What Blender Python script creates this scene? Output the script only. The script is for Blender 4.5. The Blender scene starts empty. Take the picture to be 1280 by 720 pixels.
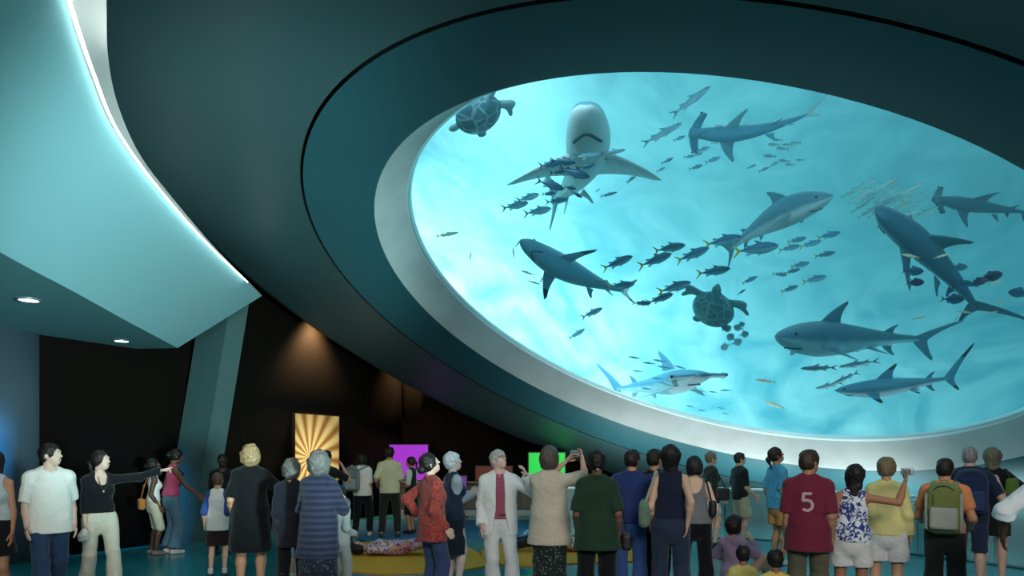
LT_TOP, LT_FLOOD, LT_HALL, LT_FACE, LT_WARM, LT_BLUE, LT_UP, LT_MEZ, LT_RIM, LT_LEDGE = 560, 1400, 860, 8000, 800, 5000, 32, 3, 200, 9
WATER_ABS, WATER_SC = .075, .065
import bpy, math, random
import numpy as np
from mathutils import Vector, Matrix
random.seed(7); np.random.seed(7)
PI = math.pi
C = bpy.context.scene.collection
CAMH, F, HORIZ = 1.62, 850.0, 568.0      # eye height, focal length in px of a 1280 px frame, horizon row

def at(px, py, Y):
    """the point of the place that lies Y metres in front of the camera behind photo pixel (px, py)"""
    return np.array([(px-640)/F*Y, Y, CAMH+(HORIZ-py)/F*Y])

# ------------------------------------------------------------------ materials
def lin(c):
    if isinstance(c, str):
        c = [int(c[i:i+2], 16)/255 for i in (0, 2, 4)]
    return tuple((x/12.92 if x <= .04045 else ((x+.055)/1.055)**2.4) for x in c[:3])+(1,)
_mats = {}
def newmat(name):
    m = bpy.data.materials.new(name); m.use_nodes = True
    nt = m.node_tree; b = nt.nodes['Principled BSDF']
    return m, nt, b
def plain(name, col, rough=.6, metal=0, spec=.5, bump=0, bscale=40, var=0, vscale=6, coat=0):
    key = (name, col, rough, metal, bump, var)
    if key in _mats: return _mats[key]
    m, nt, b = newmat(name)
    b.inputs['Base Color'].default_value = lin(col)
    b.inputs['Roughness'].default_value = rough
    b.inputs['Metallic'].default_value = metal
    b.inputs['Specular IOR Level'].default_value = spec
    b.inputs['Coat Weight'].default_value = coat
    tc = nt.nodes.new('ShaderNodeTexCoord')
    if var:
        n = nt.nodes.new('ShaderNodeTexNoise'); n.inputs['Scale'].default_value = vscale; n.inputs['Detail'].default_value = 5
        nt.links.new(tc.outputs['Object'], n.inputs['Vector'])
        mx = nt.nodes.new('ShaderNodeMix'); mx.data_type = 'RGBA'
        c = lin(col)
        mx.inputs[6].default_value = tuple(min(1, x*(1-var)) for x in c[:3])+(1,)
        mx.inputs[7].default_value = tuple(min(1, x*(1+var)) for x in c[:3])+(1,)
        nt.links.new(n.outputs[0], mx.inputs[0]); nt.links.new(mx.outputs[2], b.inputs['Base Color'])
    if bump:
        n2 = nt.nodes.new('ShaderNodeTexNoise'); n2.inputs['Scale'].default_value = bscale; n2.inputs['Detail'].default_value = 4
        nt.links.new(tc.outputs['Object'], n2.inputs['Vector'])
        bp = nt.nodes.new('ShaderNodeBump'); bp.inputs['Strength'].default_value = bump; bp.inputs['Distance'].default_value = .02
        nt.links.new(n2.outputs[0], bp.inputs['Height']); nt.links.new(bp.outputs[0], b.inputs['Normal'])
    _mats[key] = m
    return m
def emit(name, col, strength):
    m, nt, b = newmat(name)
    b.inputs['Base Color'].default_value = lin(col)
    b.inputs['Emission Color'].default_value = lin(col)
    b.inputs['Emission Strength'].default_value = strength
    b.inputs['Roughness'].default_value = .3
    return m
def cloth(col, pattern=None, col2='222222', scale=30):
    """woven fabric; pattern: None, 'print' (blotches), 'stripe' (across), 'check', 'leaf' """
    key = ('cloth', col, pattern, col2, scale)
    if key in _mats: return _mats[key]
    m, nt, b = newmat('fabric')
    b.inputs['Roughness'].default_value = .85; b.inputs['Specular IOR Level'].default_value = .2
    b.inputs['Sheen Weight'].default_value = .15
    L = nt.links
    tc = nt.nodes.new('ShaderNodeTexCoord')
    n = nt.nodes.new('ShaderNodeTexNoise'); n.inputs['Scale'].default_value = 9; n.inputs['Detail'].default_value = 3
    n.inputs['Distortion'].default_value = 1.2
    L.new(tc.outputs['Object'], n.inputs['Vector'])
    bp = nt.nodes.new('ShaderNodeBump'); bp.inputs['Strength'].default_value = .55; bp.inputs['Distance'].default_value = .03
    L.new(n.outputs[0], bp.inputs['Height']); L.new(bp.outputs[0], b.inputs['Normal'])
    mx = nt.nodes.new('ShaderNodeMix'); mx.data_type = 'RGBA'
    mx.inputs[6].default_value = lin(col); mx.inputs[7].default_value = lin(col2)
    if pattern is None:
        mx.inputs[0].default_value = 0
    else:
        rp = nt.nodes.new('ShaderNodeValToRGB'); rp.color_ramp.elements[0].position = .46; rp.color_ramp.elements[1].position = .54
        if pattern == 'print':
            t = nt.nodes.new('ShaderNodeTexNoise'); t.inputs['Scale'].default_value = scale; t.inputs['Distortion'].default_value = 2.5
            L.new(tc.outputs['Object'], t.inputs['Vector']); L.new(t.outputs[0], rp.inputs[0])
        elif pattern == 'leaf':
            t = nt.nodes.new('ShaderNodeTexVoronoi'); t.inputs['Scale'].default_value = scale
            L.new(tc.outputs['Object'], t.inputs['Vector']); L.new(t.outputs[0], rp.inputs[0])
            rp.color_ramp.elements[0].position = .3; rp.color_ramp.elements[1].position = .36
        elif pattern == 'stripe':
            t = nt.nodes.new('ShaderNodeTexWave'); t.wave_type = 'BANDS'; t.bands_direction = 'Z'; t.inputs['Scale'].default_value = scale
            t.inputs['Distortion'].default_value = .6
            L.new(tc.outputs['Object'], t.inputs['Vector']); L.new(t.outputs[1], rp.inputs[0])
        elif pattern == 'check':
            t = nt.nodes.new('ShaderNodeTexBrick'); t.inputs['Scale'].default_value = scale
            t.inputs['Mortar Size'].default_value = .05
            mp = nt.nodes.new('ShaderNodeMapping'); mp.inputs['Rotation'].default_value = (PI/2, 0, 0)
            L.new(tc.outputs['Object'], mp.inputs[0]); L.new(mp.outputs[0], t.inputs['Vector']); L.new(t.outputs[1], rp.inputs[0])
        L.new(rp.outputs[0], mx.inputs[0])
    L.new(mx.outputs[2], b.inputs['Base Color'])
    _mats[key] = m
    return m

# ------------------------------------------------------------------ objects
def mesh_np(name, V, faces, mats, midx=None, smooth=True, parent=None, attr=None):
    me = bpy.data.meshes.new(name)
    V = np.asarray(V, dtype=np.float32)
    if isinstance(faces, np.ndarray):
        nf, k = faces.shape
        me.vertices.add(len(V)); me.vertices.foreach_set('co', V.ravel())
        me.loops.add(nf*k); me.loops.foreach_set('vertex_index', faces.astype(np.int32).ravel())
        me.polygons.add(nf); me.polygons.foreach_set('loop_start', np.arange(0, nf*k, k, dtype=np.int32))
        me.update(calc_edges=True)
    else:
        me.from_pydata([tuple(v) for v in V], [], faces); nf = len(faces)
    for m in (mats if isinstance(mats, (list, tuple)) else [mats]): me.materials.append(m)
    if midx is not None: me.polygons.foreach_set('material_index', np.asarray(midx, dtype=np.int32))
    if smooth: me.polygons.foreach_set('use_smooth', np.ones(len(me.polygons), dtype=bool))
    if attr is not None:
        a = me.attributes.new('shade', 'FLOAT', 'POINT'); a.data.foreach_set('value', np.asarray(attr, dtype=np.float32))
    me.update()
    o = bpy.data.objects.new(name, me); C.objects.link(o)
    if parent is not None: o.parent = parent
    return o
def empty(name, loc=(0, 0, 0), rz=0):
    o = bpy.data.objects.new(name, None); C.objects.link(o); o.location = loc; o.rotation_euler = (0, 0, rz); o.empty_display_size = .1
    return o
def tag(o, label=None, cat=None, group=None, kind=None):
    if label: o['label'] = label
    if cat: o['category'] = cat
    if group: o['group'] = group
    if kind: o['kind'] = kind
    return o
class MB:
    """collects quads into one mesh"""
    def __init__(s): s.V = []; s.F = []; s.M = []
    def add(s, V, Fs, m=0):
        b = len(s.V); s.V += [tuple(v) for v in V]; s.F += [tuple(i+b for i in f) for f in Fs]; s.M += [m]*len(Fs); return s
    def box(s, lo, hi, m=0, bev=0.0):
        x0, y0, z0 = lo; x1, y1, z1 = hi
        if not bev:
            V = [(x, y, z) for z in (z0, z1) for y in (y0, y1) for x in (x0, x1)]
            return s.add(V, [(0, 2, 3, 1), (4, 5, 7, 6), (0, 1, 5, 4), (2, 6, 7, 3), (0, 4, 6, 2), (1, 3, 7, 5)], m)
        b = bev; V = []; idx = {}
        for i, (sx, sy, sz) in enumerate([(a, c, d) for d in (0, 1) for c in (0, 1) for a in (0, 1)]):
            cx, cy, cz = (x0, x1)[sx], (y0, y1)[sy], (z0, z1)[sz]
            dx, dy, dz = (b, -b)[sx], (b, -b)[sy], (b, -b)[sz]
            idx[(sx, sy, sz)] = (len(V), len(V)+1, len(V)+2)
            V += [(cx, cy+dy, cz+dz), (cx+dx, cy, cz+dz), (cx+dx, cy+dy, cz)]
        g = lambda k, a: idx[k][a]
        Fs = []
        for ax in range(3):
            for sd in (0, 1):
                q = []
                for u, v in ((0, 0), (1, 0), (1, 1), (0, 1)):
                    k = [0, 0, 0]; k[ax] = sd; k[(ax+1) % 3] = u; k[(ax+2) % 3] = v; q.append(g(tuple(k), ax))
                Fs.append(tuple(q if sd else q[::-1]))
        for ax in range(3):
            a1, a2 = (ax+1) % 3, (ax+2) % 3
            for u in (0, 1):
                for v in (0, 1):
                    k0 = [0, 0, 0]; k0[a1] = u; k0[a2] = v; k1 = list(k0); k1[ax] = 1
                    q = (g(tuple(k0), a1), g(tuple(k1), a1), g(tuple(k1), a2), g(tuple(k0), a2))
                    Fs.append(q if (u == v) else q[::-1])
        for k, t in idx.items():
            Fs.append(t if (sum(k) % 2 == 1) else t[::-1])
        return s.add(V, Fs, m)
    def tube(s, pts, r, n=8, m=0, caps=True):
        pts = [Vector(p) for p in pts]; V = []; Fs = []
        rr = r if isinstance(r, (list, tuple)) else [r]*len(pts)
        up = Vector((0, 0, 1))
        for i, p in enumerate(pts):
            t = (pts[min(i+1, len(pts)-1)]-pts[max(i-1, 0)]).normalized()
            a = t.cross(up if abs(t.z) < .9 else Vector((1, 0, 0))).normalized(); b = a.cross(t)
            for k in range(n):
                w = 2*PI*k/n; V.append(p+float(rr[i])*(math.cos(w)*a+math.sin(w)*b))
        for i in range(len(pts)-1):
            for k in range(n):
                Fs.append((i*n+k, i*n+(k+1) % n, (i+1)*n+(k+1) % n, (i+1)*n+k))
        if caps: Fs += [tuple(range(n))[::-1], tuple(range((len(pts)-1)*n, len(pts)*n))]
        return s.add(V, Fs, m)
    def prism(s, poly, z0, z1, m=0):
        n = len(poly); V = [(x, y, z0) for x, y in poly]+[(x, y, z1) for x, y in poly]
        Fs = [tuple(range(n))[::-1], tuple(range(n, 2*n))]+[(i, (i+1) % n, n+(i+1) % n, n+i) for i in range(n)]
        return s.add(V, Fs, m)
    def build(s, name, mats, parent=None, smooth=False):
        return mesh_np(name, s.V, s.F, mats, s.M, smooth, parent)

# ------------------------------------------------------------------ solid modelling on a grid (smooth unions -> one closed surface)
def smin(a, b, k):
    if k <= 0: return np.minimum(a, b)
    h = np.clip(.5+.5*(a-b)/k, 0, 1)
    return a*(1-h)+b*h-k*h*(1-h)
class Cap:      # tapered limb, optionally flattened along a direction, optionally cut flat at its end
    def __init__(s, a, b, ra, rb, flat=1, fwd=None, cut=False, cut0=False):
        s.a = np.array(a, float); s.b = np.array(b, float); s.ra = ra; s.rb = rb; s.flat = flat
        s.f = None if fwd is None else np.array(fwd, float); s.cut = cut; s.cut0 = cut0
    def bb(s):
        r = max(s.ra, s.rb); return np.minimum(s.a, s.b)-r, np.maximum(s.a, s.b)+r
    def d(s, X, Y, Z):
        px, py, pz = X-s.a[0], Y-s.a[1], Z-s.a[2]
        ab = s.b-s.a
        L2 = ab@ab+1e-12
        if s.cut or s.cut0:
            tt = (px*ab[0]+py*ab[1]+pz*ab[2])/math.sqrt(L2)
        if s.f is not None and s.flat != 1:
            q = (px*s.f[0]+py*s.f[1]+pz*s.f[2])*(1/s.flat-1)
            px = px+q*s.f[0]; py = py+q*s.f[1]; pz = pz+q*s.f[2]
            ab = ab+(ab@s.f)*(1/s.flat-1)*s.f; L2 = ab@ab+1e-12
        t = np.clip((px*ab[0]+py*ab[1]+pz*ab[2])/L2, 0, 1)
        dd = np.sqrt((px-t*ab[0])**2+(py-t*ab[1])**2+(pz-t*ab[2])**2)-(s.ra+(s.rb-s.ra)*t)
        if s.flat < 1: dd = dd*(.5+.5*s.flat)
        if s.cut: dd = np.maximum(dd, tt-math.sqrt((s.b-s.a)@(s.b-s.a)))
        if s.cut0: dd = np.maximum(dd, -tt)
        return dd
class Ell:
    def __init__(s, c, r, R=None): s.c = np.array(c, float); s.r = np.array(r, float); s.R = np.eye(3) if R is None else np.array(R)
    def bb(s):
        m = s.r.max(); return s.c-m, s.c+m
    def d(s, X, Y, Z):
        p = [X-s.c[0], Y-s.c[1], Z-s.c[2]]
        q = [(p[0]*s.R[0, i]+p[1]*s.R[1, i]+p[2]*s.R[2, i]) for i in range(3)]
        k0 = np.sqrt(sum((q[i]/s.r[i])**2 for i in range(3))); k1 = np.sqrt(sum((q[i]/s.r[i]**2)**2 for i in range(3)))+1e-9
        return k0*(k0-1)/k1
class RBox:
    def __init__(s, c, h, r, R=None): s.c = np.array(c, float); s.h = np.array(h, float); s.r = r; s.R = np.eye(3) if R is None else np.array(R)
    def bb(s):
        m = np.linalg.norm(s.h); return s.c-m, s.c+m
    def d(s, X, Y, Z):
        p = [X-s.c[0], Y-s.c[1], Z-s.c[2]]
        q = [np.abs(p[0]*s.R[0, i]+p[1]*s.R[1, i]+p[2]*s.R[2, i])-(s.h[i]-s.r) for i in range(3)]
        o = np.sqrt(sum(np.maximum(x, 0)**2 for x in q)); return o+np.minimum(np.maximum(np.maximum(q[0], q[1]), q[2]), 0)-s.r
class Plane:    # keeps what lies against the normal
    def __init__(s, p, n): s.p = np.array(p, float); s.n = np.array(n, float)
    def d(s, X, Y, Z): return (X-s.p[0])*s.n[0]+(Y-s.p[1])*s.n[1]+(Z-s.p[2])*s.n[2]
def sdf_mesh(prims, h, k=.03, inter=(), sub=(), grow=0.0, wob=0.0, wf=22.0, late=()):
    """prims: list of prim or (prim, k). Returns verts, quads."""
    pr = [(p if isinstance(p, tuple) else (p, k)) for p in prims]
    alls = pr+[(p, 0) for p in late]
    lo = np.min([p.bb()[0] for p, _ in alls], 0)-(grow+3*h+.01); hi = np.max([p.bb()[1] for p, _ in alls], 0)+(grow+3*h+.01)
    n = np.ceil((hi-lo)/h).astype(int)+1
    ax = [lo[i]+h*np.arange(n[i]) for i in range(3)]
    D = np.full(n, .5, dtype=np.float64)
    def region(p, m):
        a, b = p.bb(); a = a-m; b = b+m
        i0 = np.clip(np.floor((a-lo)/h).astype(int), 0, n-1); i1 = np.clip(np.ceil((b-lo)/h).astype(int)+1, 1, n)
        sl = tuple(slice(i0[i], i1[i]) for i in range(3))
        return sl, np.meshgrid(ax[0][sl[0]], ax[1][sl[1]], ax[2][sl[2]], indexing='ij', sparse=True)
    for p, kk in pr:
        sl, g = region(p, kk+grow+3*h+.02)
        D[sl] = smin(D[sl], p.d(*g), kk)
    D -= grow
    g = np.meshgrid(*ax, indexing='ij', sparse=True)
    if wob:
        D = D+wob*np.sin(wf*g[0]+2.1*np.sin(wf*.7*g[2]))*np.sin(wf*.8*g[1]+1.0+1.7*np.sin(wf*.5*g[2]))*np.sin(wf*.55*g[2]+1.3*np.sin(wf*.6*g[0]))*1.6
    for p in sub:
        sl, gg = region(p, 3*h+.01)
        D[sl] = np.maximum(D[sl], -p.d(*gg))
    for p in inter: D = np.maximum(D, p.d(*g))
    for p in late:
        sl, gg = region(p, .03+3*h)
        D[sl] = np.minimum(D[sl], p.d(*gg))
    return nets(D, lo, h)
def nets(D, lo, h):
    S = D < 0
    c = [S[i:S.shape[0]-1+i, j:S.shape[1]-1+j, k:S.shape[2]-1+k] for i in (0, 1) for j in (0, 1) for k in (0, 1)]
    cnt = sum(x.astype(np.int8) for x in c)
    act = (cnt > 0) & (cnt < 8)
    I = np.argwhere(act); N = len(I)
    if N == 0: return np.zeros((0, 3)), np.zeros((0, 4), int)
    idx = np.full(act.shape, -1, dtype=np.int64); idx[act] = np.arange(N)
    off = np.array([(i, j, k) for i in (0, 1) for j in (0, 1) for k in (0, 1)])
    val = np.stack([D[I[:, 0]+o[0], I[:, 1]+o[1], I[:, 2]+o[2]] for o in off], 1)
    P = np.zeros((N, 3)); W = np.zeros(N)
    for a in range(8):
        for b in range(a+1, 8):
            if np.abs(off[a]-off[b]).sum() != 1: continue
            va, vb = val[:, a], val[:, b]; m = (va < 0) != (vb < 0)
            t = np.where(m, va/np.where(m, va-vb, 1), 0)
            P += np.where(m[:, None], off[a]+t[:, None]*(off[b]-off[a]), 0); W += m
    V = lo+h*(I+P/W[:, None])
    Q = []
    for axn in range(3):
        sl0 = [slice(None)]*3; sl1 = [slice(None)]*3; sl0[axn] = slice(0, -1); sl1[axn] = slice(1, None)
        s0 = S[tuple(sl0)]; s1 = S[tuple(sl1)]
        E = np.argwhere(s0 != s1)
        u, v = (axn+1) % 3, (axn+2) % 3
        E = E[(E[:, u] > 0) & (E[:, v] > 0) & (E[:, u] < D.shape[u]-1) & (E[:, v] < D.shape[v]-1)]
        if not len(E): continue
        def cell(du, dv):
            e = E.copy(); e[:, u] -= du; e[:, v] -= dv; return idx[e[:, 0], e[:, 1], e[:, 2]]
        q = np.stack([cell(1, 1), cell(0, 1), cell(0, 0), cell(1, 0)], 1)
        fl = ~s0[E[:, 0], E[:, 1], E[:, 2]]
        q[fl] = q[fl][:, ::-1]
        Q.append(q)
    Q = np.concatenate(Q); Q = Q[(Q >= 0).all(1)]
    return V, Q
def joined(parts):
    """[(V,Q,matindex)] -> V,Q,M"""
    Vs, Qs, Ms, b = [], [], [], 0
    for V, Q, m in parts:
        if len(V) == 0: continue
        Vs.append(V); Qs.append(Q+b); Ms.append(np.full(len(Q), m)); b += len(V)
    return np.concatenate(Vs), np.concatenate(Qs), np.concatenate(Ms)
def sdf_obj(name, prims, h, mat, parent=None, **kw):
    V, Q = sdf_mesh(prims, h, **kw)
    return mesh_np(name, V, Q, mat, None, True, parent)
# ================================================================== THE SETTING
# the great tank leans over the hall: everything round it turns about one axis
AX = np.array([-.3275, -.1982, 0]); AX[2] = -math.sqrt(1-AX@AX)           # points out of the tank, down to the visitors
CEN = np.array([2.730, 10.115, CAMH+1.621])                              # centre of the lip of the opening
E1 = np.cross(AX, [0, 0, 1.]); E1 /= np.linalg.norm(E1); E2 = np.cross(AX, E1)
def revolve(name, prof, mats, n=160, parent=None, midx=None, smooth=True):
    """prof: list of (radius, t) ; t along AX from the lip"""
    V = []; Fs = []; M = []
    k = len(prof)
    for i in range(n):
        w = 2*PI*i/n; dr = math.cos(w)*E1+math.sin(w)*E2
        for r, t in prof: V.append(CEN+AX*t+dr*r)
    for i in range(n):
        j = (i+1) % n
        for q in range(k-1):
            Fs.append((i*k+q, i*k+q+1, j*k+q+1, j*k+q)); M.append(midx[q] if midx else 0)
    return mesh_np(name, V, np.array(Fs), mats, M, smooth, parent)

dark = plain('dark_teal_paint', '2a626b', .55, bump=.05, bscale=3, var=.12, vscale=.6)
dark2 = plain('dark_slate_paint', '426365', .5, bump=.05, bscale=3, var=.15, vscale=.35)
groove = plain('groove_black', '060a0c', .9)
concrete = plain('pale_concrete', 'c2c9c7', .8, bump=.3, bscale=4, var=.34, vscale=1.1)
# lip ring of pale concrete, the fascia round it, the groove, and the wide underside of the tank
Rl, Rg, Rk, R3 = 5.021, 5.944, 4.695, 8.61
o = revolve('ceiling_tank_lip', [(Rk+.02, -.46), (Rk+.07, -.40), (Rl-.03, -.03), (Rl, 0)], concrete); tag(o, kind='structure')
o = revolve('ceiling_tank_fascia', [(Rl, 0), (Rl+.02, .02), (Rg-.03, .245)], dark); tag(o, kind='structure')
o = revolve('ceiling_tank_groove', [(Rg-.03, .245), (Rg-.025, .12), (Rg+.005, .12), (Rg+.01, .250)], groove, smooth=False); tag(o, kind='structure')
o = revolve('ceiling_tank_underside', [(Rg+.01, .250), (R3-.3, .355), (R3-.1, .34), (R3, .28), (R3+.1, .1), (R3+1.9, -4), (R3+4, -10)], dark2); tag(o, kind='structure')
o = revolve('trim_lens_lit_edge', [(Rk-.02, -.56), (Rk-.015, -.48), (Rk+.03, -.455)], plain('lit_edge_white', 'eafafa', .35)); tag(o, kind='structure')  # white of this ring stands for the glow of the lit acrylic edge
# inside of the tank
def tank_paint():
    m, nt, b = newmat('tank_caustic_paint'); L = nt.links
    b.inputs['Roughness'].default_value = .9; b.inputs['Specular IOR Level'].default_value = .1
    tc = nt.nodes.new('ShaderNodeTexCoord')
    n = nt.nodes.new('ShaderNodeTexNoise'); n.inputs['Scale'].default_value = .45; n.inputs['Detail'].default_value = 6; n.inputs['Distortion'].default_value = 1.5  # noise mottling stands for caustic light, painted into the wall colour
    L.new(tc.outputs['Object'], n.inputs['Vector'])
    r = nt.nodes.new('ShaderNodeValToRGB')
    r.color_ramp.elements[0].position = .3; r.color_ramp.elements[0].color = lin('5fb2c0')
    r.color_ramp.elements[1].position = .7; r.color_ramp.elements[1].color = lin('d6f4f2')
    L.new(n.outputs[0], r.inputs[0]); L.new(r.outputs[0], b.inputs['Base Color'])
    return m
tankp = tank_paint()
TOPT = -11.0
RT = [(R3-.35, 0.05), (R3-.3, -.5), (R3+1.3, -4), (R3+3.3, -8), (R3+3.6, TOPT)]
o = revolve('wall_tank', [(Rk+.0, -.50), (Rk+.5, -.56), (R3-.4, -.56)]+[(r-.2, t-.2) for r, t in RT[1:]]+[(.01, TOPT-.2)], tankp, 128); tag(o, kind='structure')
# acrylic lens
gl, nt, b = newmat('acrylic')
for nd in list(nt.nodes):
    if nd.type == 'BSDF_PRINCIPLED': nt.nodes.remove(nd)
tr = nt.nodes.new('ShaderNodeBsdfTransparent'); tr.inputs[0].default_value = (.97, 1, 1, 1)
gs = nt.nodes.new('ShaderNodeBsdfGlossy'); gs.inputs['Roughness'].default_value = .02
fr = nt.nodes.new('ShaderNodeFresnel'); fr.inputs[0].default_value = 1.08
mx = nt.nodes.new('ShaderNodeMixShader'); L = nt.links
L.new(fr.outputs[0], mx.inputs[0]); L.new(tr.outputs[0], mx.inputs[1]); L.new(gs.outputs[0], mx.inputs[2])
L.new(mx.outputs[0], [n for n in nt.nodes if n.type == 'OUTPUT_MATERIAL'][0].inputs[0])
o = revolve('window_oculus', [(.01, -.36)]+[(Rk*q, -.36-.10*q*q) for q in (.3, .6, .8, .95, .999)]+[(Rk*.999, -.5)], gl, 128); tag(o, kind='structure')

# hall shell
floor_m, nt, b = newmat('teal_floor'); L = nt.links
b.inputs['Roughness'].default_value = .22; b.inputs['Specular IOR Level'].default_value = .5
tc = nt.nodes.new('ShaderNodeTexCoord')
n = nt.nodes.new('ShaderNodeTexNoise'); n.inputs['Scale'].default_value = .55; n.inputs['Detail'].default_value = 4; L.new(tc.outputs['Object'], n.inputs['Vector'])
r = nt.nodes.new('ShaderNodeValToRGB'); r.color_ramp.elements[0].position = .35; r.color_ramp.elements[0].color = lin('1b6f78'); r.color_ramp.elements[1].position = .65; r.color_ramp.elements[1].color = lin('2b8f98')
L.new(n.outputs[0], r.inputs[0]); L.new(r.outputs[0], b.inputs['Base Color'])
o = MB().box((-14, -8, -.2), (20, 24, 0)).build('floor', floor_m); tag(o, kind='structure')
wall_m = plain('brown_black_wall', '120d09', .9, spec=.1, bump=.08, bscale=3, var=.2, vscale=.8)
SHELL = [(R3+.1, .1), (R3+1.9, -4), (R3+4, -10)]
def in_shell(p):
    q = np.array(p)-CEN; t = q@AX; r = np.linalg.norm(q-t*AX)
    if t > .33: return False
    return r < np.interp(-t, [-.33, -.1, 4, 10], [R3-.3, R3+.1, R3+1.9, R3+4])
ZC = 6.7
def wall(name, a, b_, z1=ZC, m=wall_m, th=.2):
    """wall from a to b; where the tank hangs into it the wall stops under the tank"""
    a = np.array(a, float); b_ = np.array(b_, float); d = (b_-a)/np.linalg.norm(b_-a); nn = np.array([-d[1], d[0]])*th
    N = max(2, int(np.linalg.norm(b_-a)/.25)); V = []; Fs = []
    for i in range(N+1):
        p = a+(b_-a)*i/N; z = 0
        while z < z1 and not in_shell((p[0], p[1], z)): z += .04
        z = min(z1, z+.06)
        q = p+nn; V += [(p[0], p[1], 0), (p[0], p[1], z), (q[0], q[1], z), (q[0], q[1], 0)]
    for i in range(N):
        k = 4*i
        for e in range(4): Fs.append((k+e, k+4+e, k+4+(e+1) % 4, k+(e+1) % 4))
    Fs += [(0, 1, 2, 3), (4*N+3, 4*N+2, 4*N+1, 4*N)]
    o = mesh_np(name, V, np.array(Fs), m, None, False); return tag(o, kind='structure')
WX, WY = -3.05, 18.75
wall('wall_left_oblique', (-8.8, 7.58), (WX, WY))
wall('wall_back', (WX, WY), (18, WY))
wall('wall_left', (-8.8, -8), (-8.8, 7.58))
wall('wall_right', (18, WY), (18, -8), m=dark2)
wall('wall_rear', (18, -8), (-8.8, -8), m=dark2)
# flat ceiling with the hole the tank hangs through
V = []; Fs = []; N = 160
for i in range(N):
    w = 2*PI*i/N; dx, dy = math.cos(w), math.sin(w)
    ax0 = CEN[:2]+np.array([1.2, .75]); r = 0.5
    while in_shell((ax0[0]+dx*r, ax0[1]+dy*r, ZC)) and r < 30: r += .05
    r -= .08
    k = min([((18.2 if dx > 0 else -9.0)-ax0[0])/dx if abs(dx) > 1e-6 else 99, ((24 if dy > 0 else -8.2)-ax0[1])/dy if abs(dy) > 1e-6 else 99]); k = max(k, r+.1)
    V += [(ax0[0]+dx*r, ax0[1]+dy*r, ZC), (ax0[0]+dx*k, ax0[1]+dy*k, ZC)]
for i in range(N):
    j = (i+1) % N; Fs.append((2*i, 2*i+1, 2*j+1, 2*j))
o = mesh_np('ceiling', V, np.array(Fs), dark2, None, False); tag(o, kind='structure')
# leaning column and the round pillar at the left
teal_col = plain('slate_green_column', '355251', .7, bump=.06, bscale=6, var=.1)
mb = MB(); B = [(x*1.045, y*1.045) for x, y in ((-6.18, 12.0), (-5.62, 11.9), (-5.38, 12.12), (-5.6, 12.6), (-6.1, 12.6))]
def lean(z): return .155*z, .02*z
V = [(x+lean(z)[0], y+lean(z)[1], z) for z in (0, 4.7) for x, y in B]
mb.add(V, [tuple(range(5))[::-1], tuple(range(5, 10))]+[(i, (i+1) % 5, 5+(i+1) % 5, 5+i) for i in range(5)])
o = mb.build('column_leaning', teal_col); tag(o, kind='structure')
pil_m = plain('grey_blue_pillar', '465763', .7)
mb = MB(); mb.tube([(-8.05, 10.3, 0), (-8.05, 10.3, 3.6)], .78, 40)
o = mb.build('column_round', pil_m, smooth=True); tag(o, kind='structure')

# mezzanine: soffit, leaning pale fascia, light cove on its edge
def spline(pts, n):
    pts = [np.array(p, float) for p in pts]; pts = [2*pts[0]-pts[1]]+pts+[2*pts[-1]-pts[-2]]; out = []
    m = len(pts)-3
    for i in range(n):
        u = i/(n-1)*m; k = min(int(u), m-1); t = u-k
        p0, p1, p2, p3 = pts[k:k+4]
        out.append(.5*(2*p1+(p2-p0)*t+(2*p0-5*p1+4*p2-p3)*t*t+(3*p1-p0-3*p2+p3)*t**3))
    return np.array(out)
HS, HT = CAMH+1.85, CAMH+2.91
bot = spline([(-3.0, 0.5, HS), (-4.02, 3.6, HS), at(0, 315, 1.85*F/253), at(95, 366, 1.85*F/202), at(160, 402, 1.85*F/166), at(222, 435, 1.85*F/133)], 60)
top = spline([(-1.75, .8, HT), at(62, -55, 2.91*F/623), at(80, 0, 2.91*F/568), at(110, 87, 2.91*F/481), at(143, 163, 2.91*F/405), at(197, 237, 2.91*F/331), at(260, 307, 2.91*F/261), at(327, 370, 2.91*F/198)], 60)
out_ = spline([(-1.25, .8, HT+.05), at(130, -70, 4.35), at(133, 0, 4.7), at(135, 70, 5.4), at(147, 130, 6.1), at(173, 190, 7.0), at(208, 238, 8.0), at(270, 311, 10.2), at(327.5, 369, 2.91*F/198)], 60)
face_m = plain('pale_blue_fascia', '9ccfd3', .6, bump=.03, bscale=2)
n = len(bot)
back_b = [(-12.5, .5, HS), (-12.5, 14.0, HS)]
V = list(bot)+list(top); Fs = [(i, i+1, n+i+1, n+i) for i in range(n-1)]
o = mesh_np('trim_mezzanine_fascia', V, np.array(Fs), face_m); tag(o, kind='structure')
V = [tuple(p) for p in bot]+[(-12.5, 12.5, HS), (-12.5, .5, HS)]
o = mesh_np('ceiling_mezzanine_soffit', V, [tuple(range(len(V)))], plain('soffit_teal', '6fa3a6', .7), None, False); tag(o, kind='structure')
V = [tuple(p) for p in top]+[(-12.5, 14.0, HT), (-12.5, .8, HT)]
o = mesh_np('floor_mezzanine', V, [tuple(range(len(V)))], dark2, None, False); tag(o, kind='structure')
V = [bot[-1], top[-1], (-12.5, 14.0, HT), (-12.5, 12.5, HS)]
o = mesh_np('wall_mezzanine_end', V, [(0, 1, 2, 3)], groove, None, False); tag(o, kind='structure')
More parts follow.
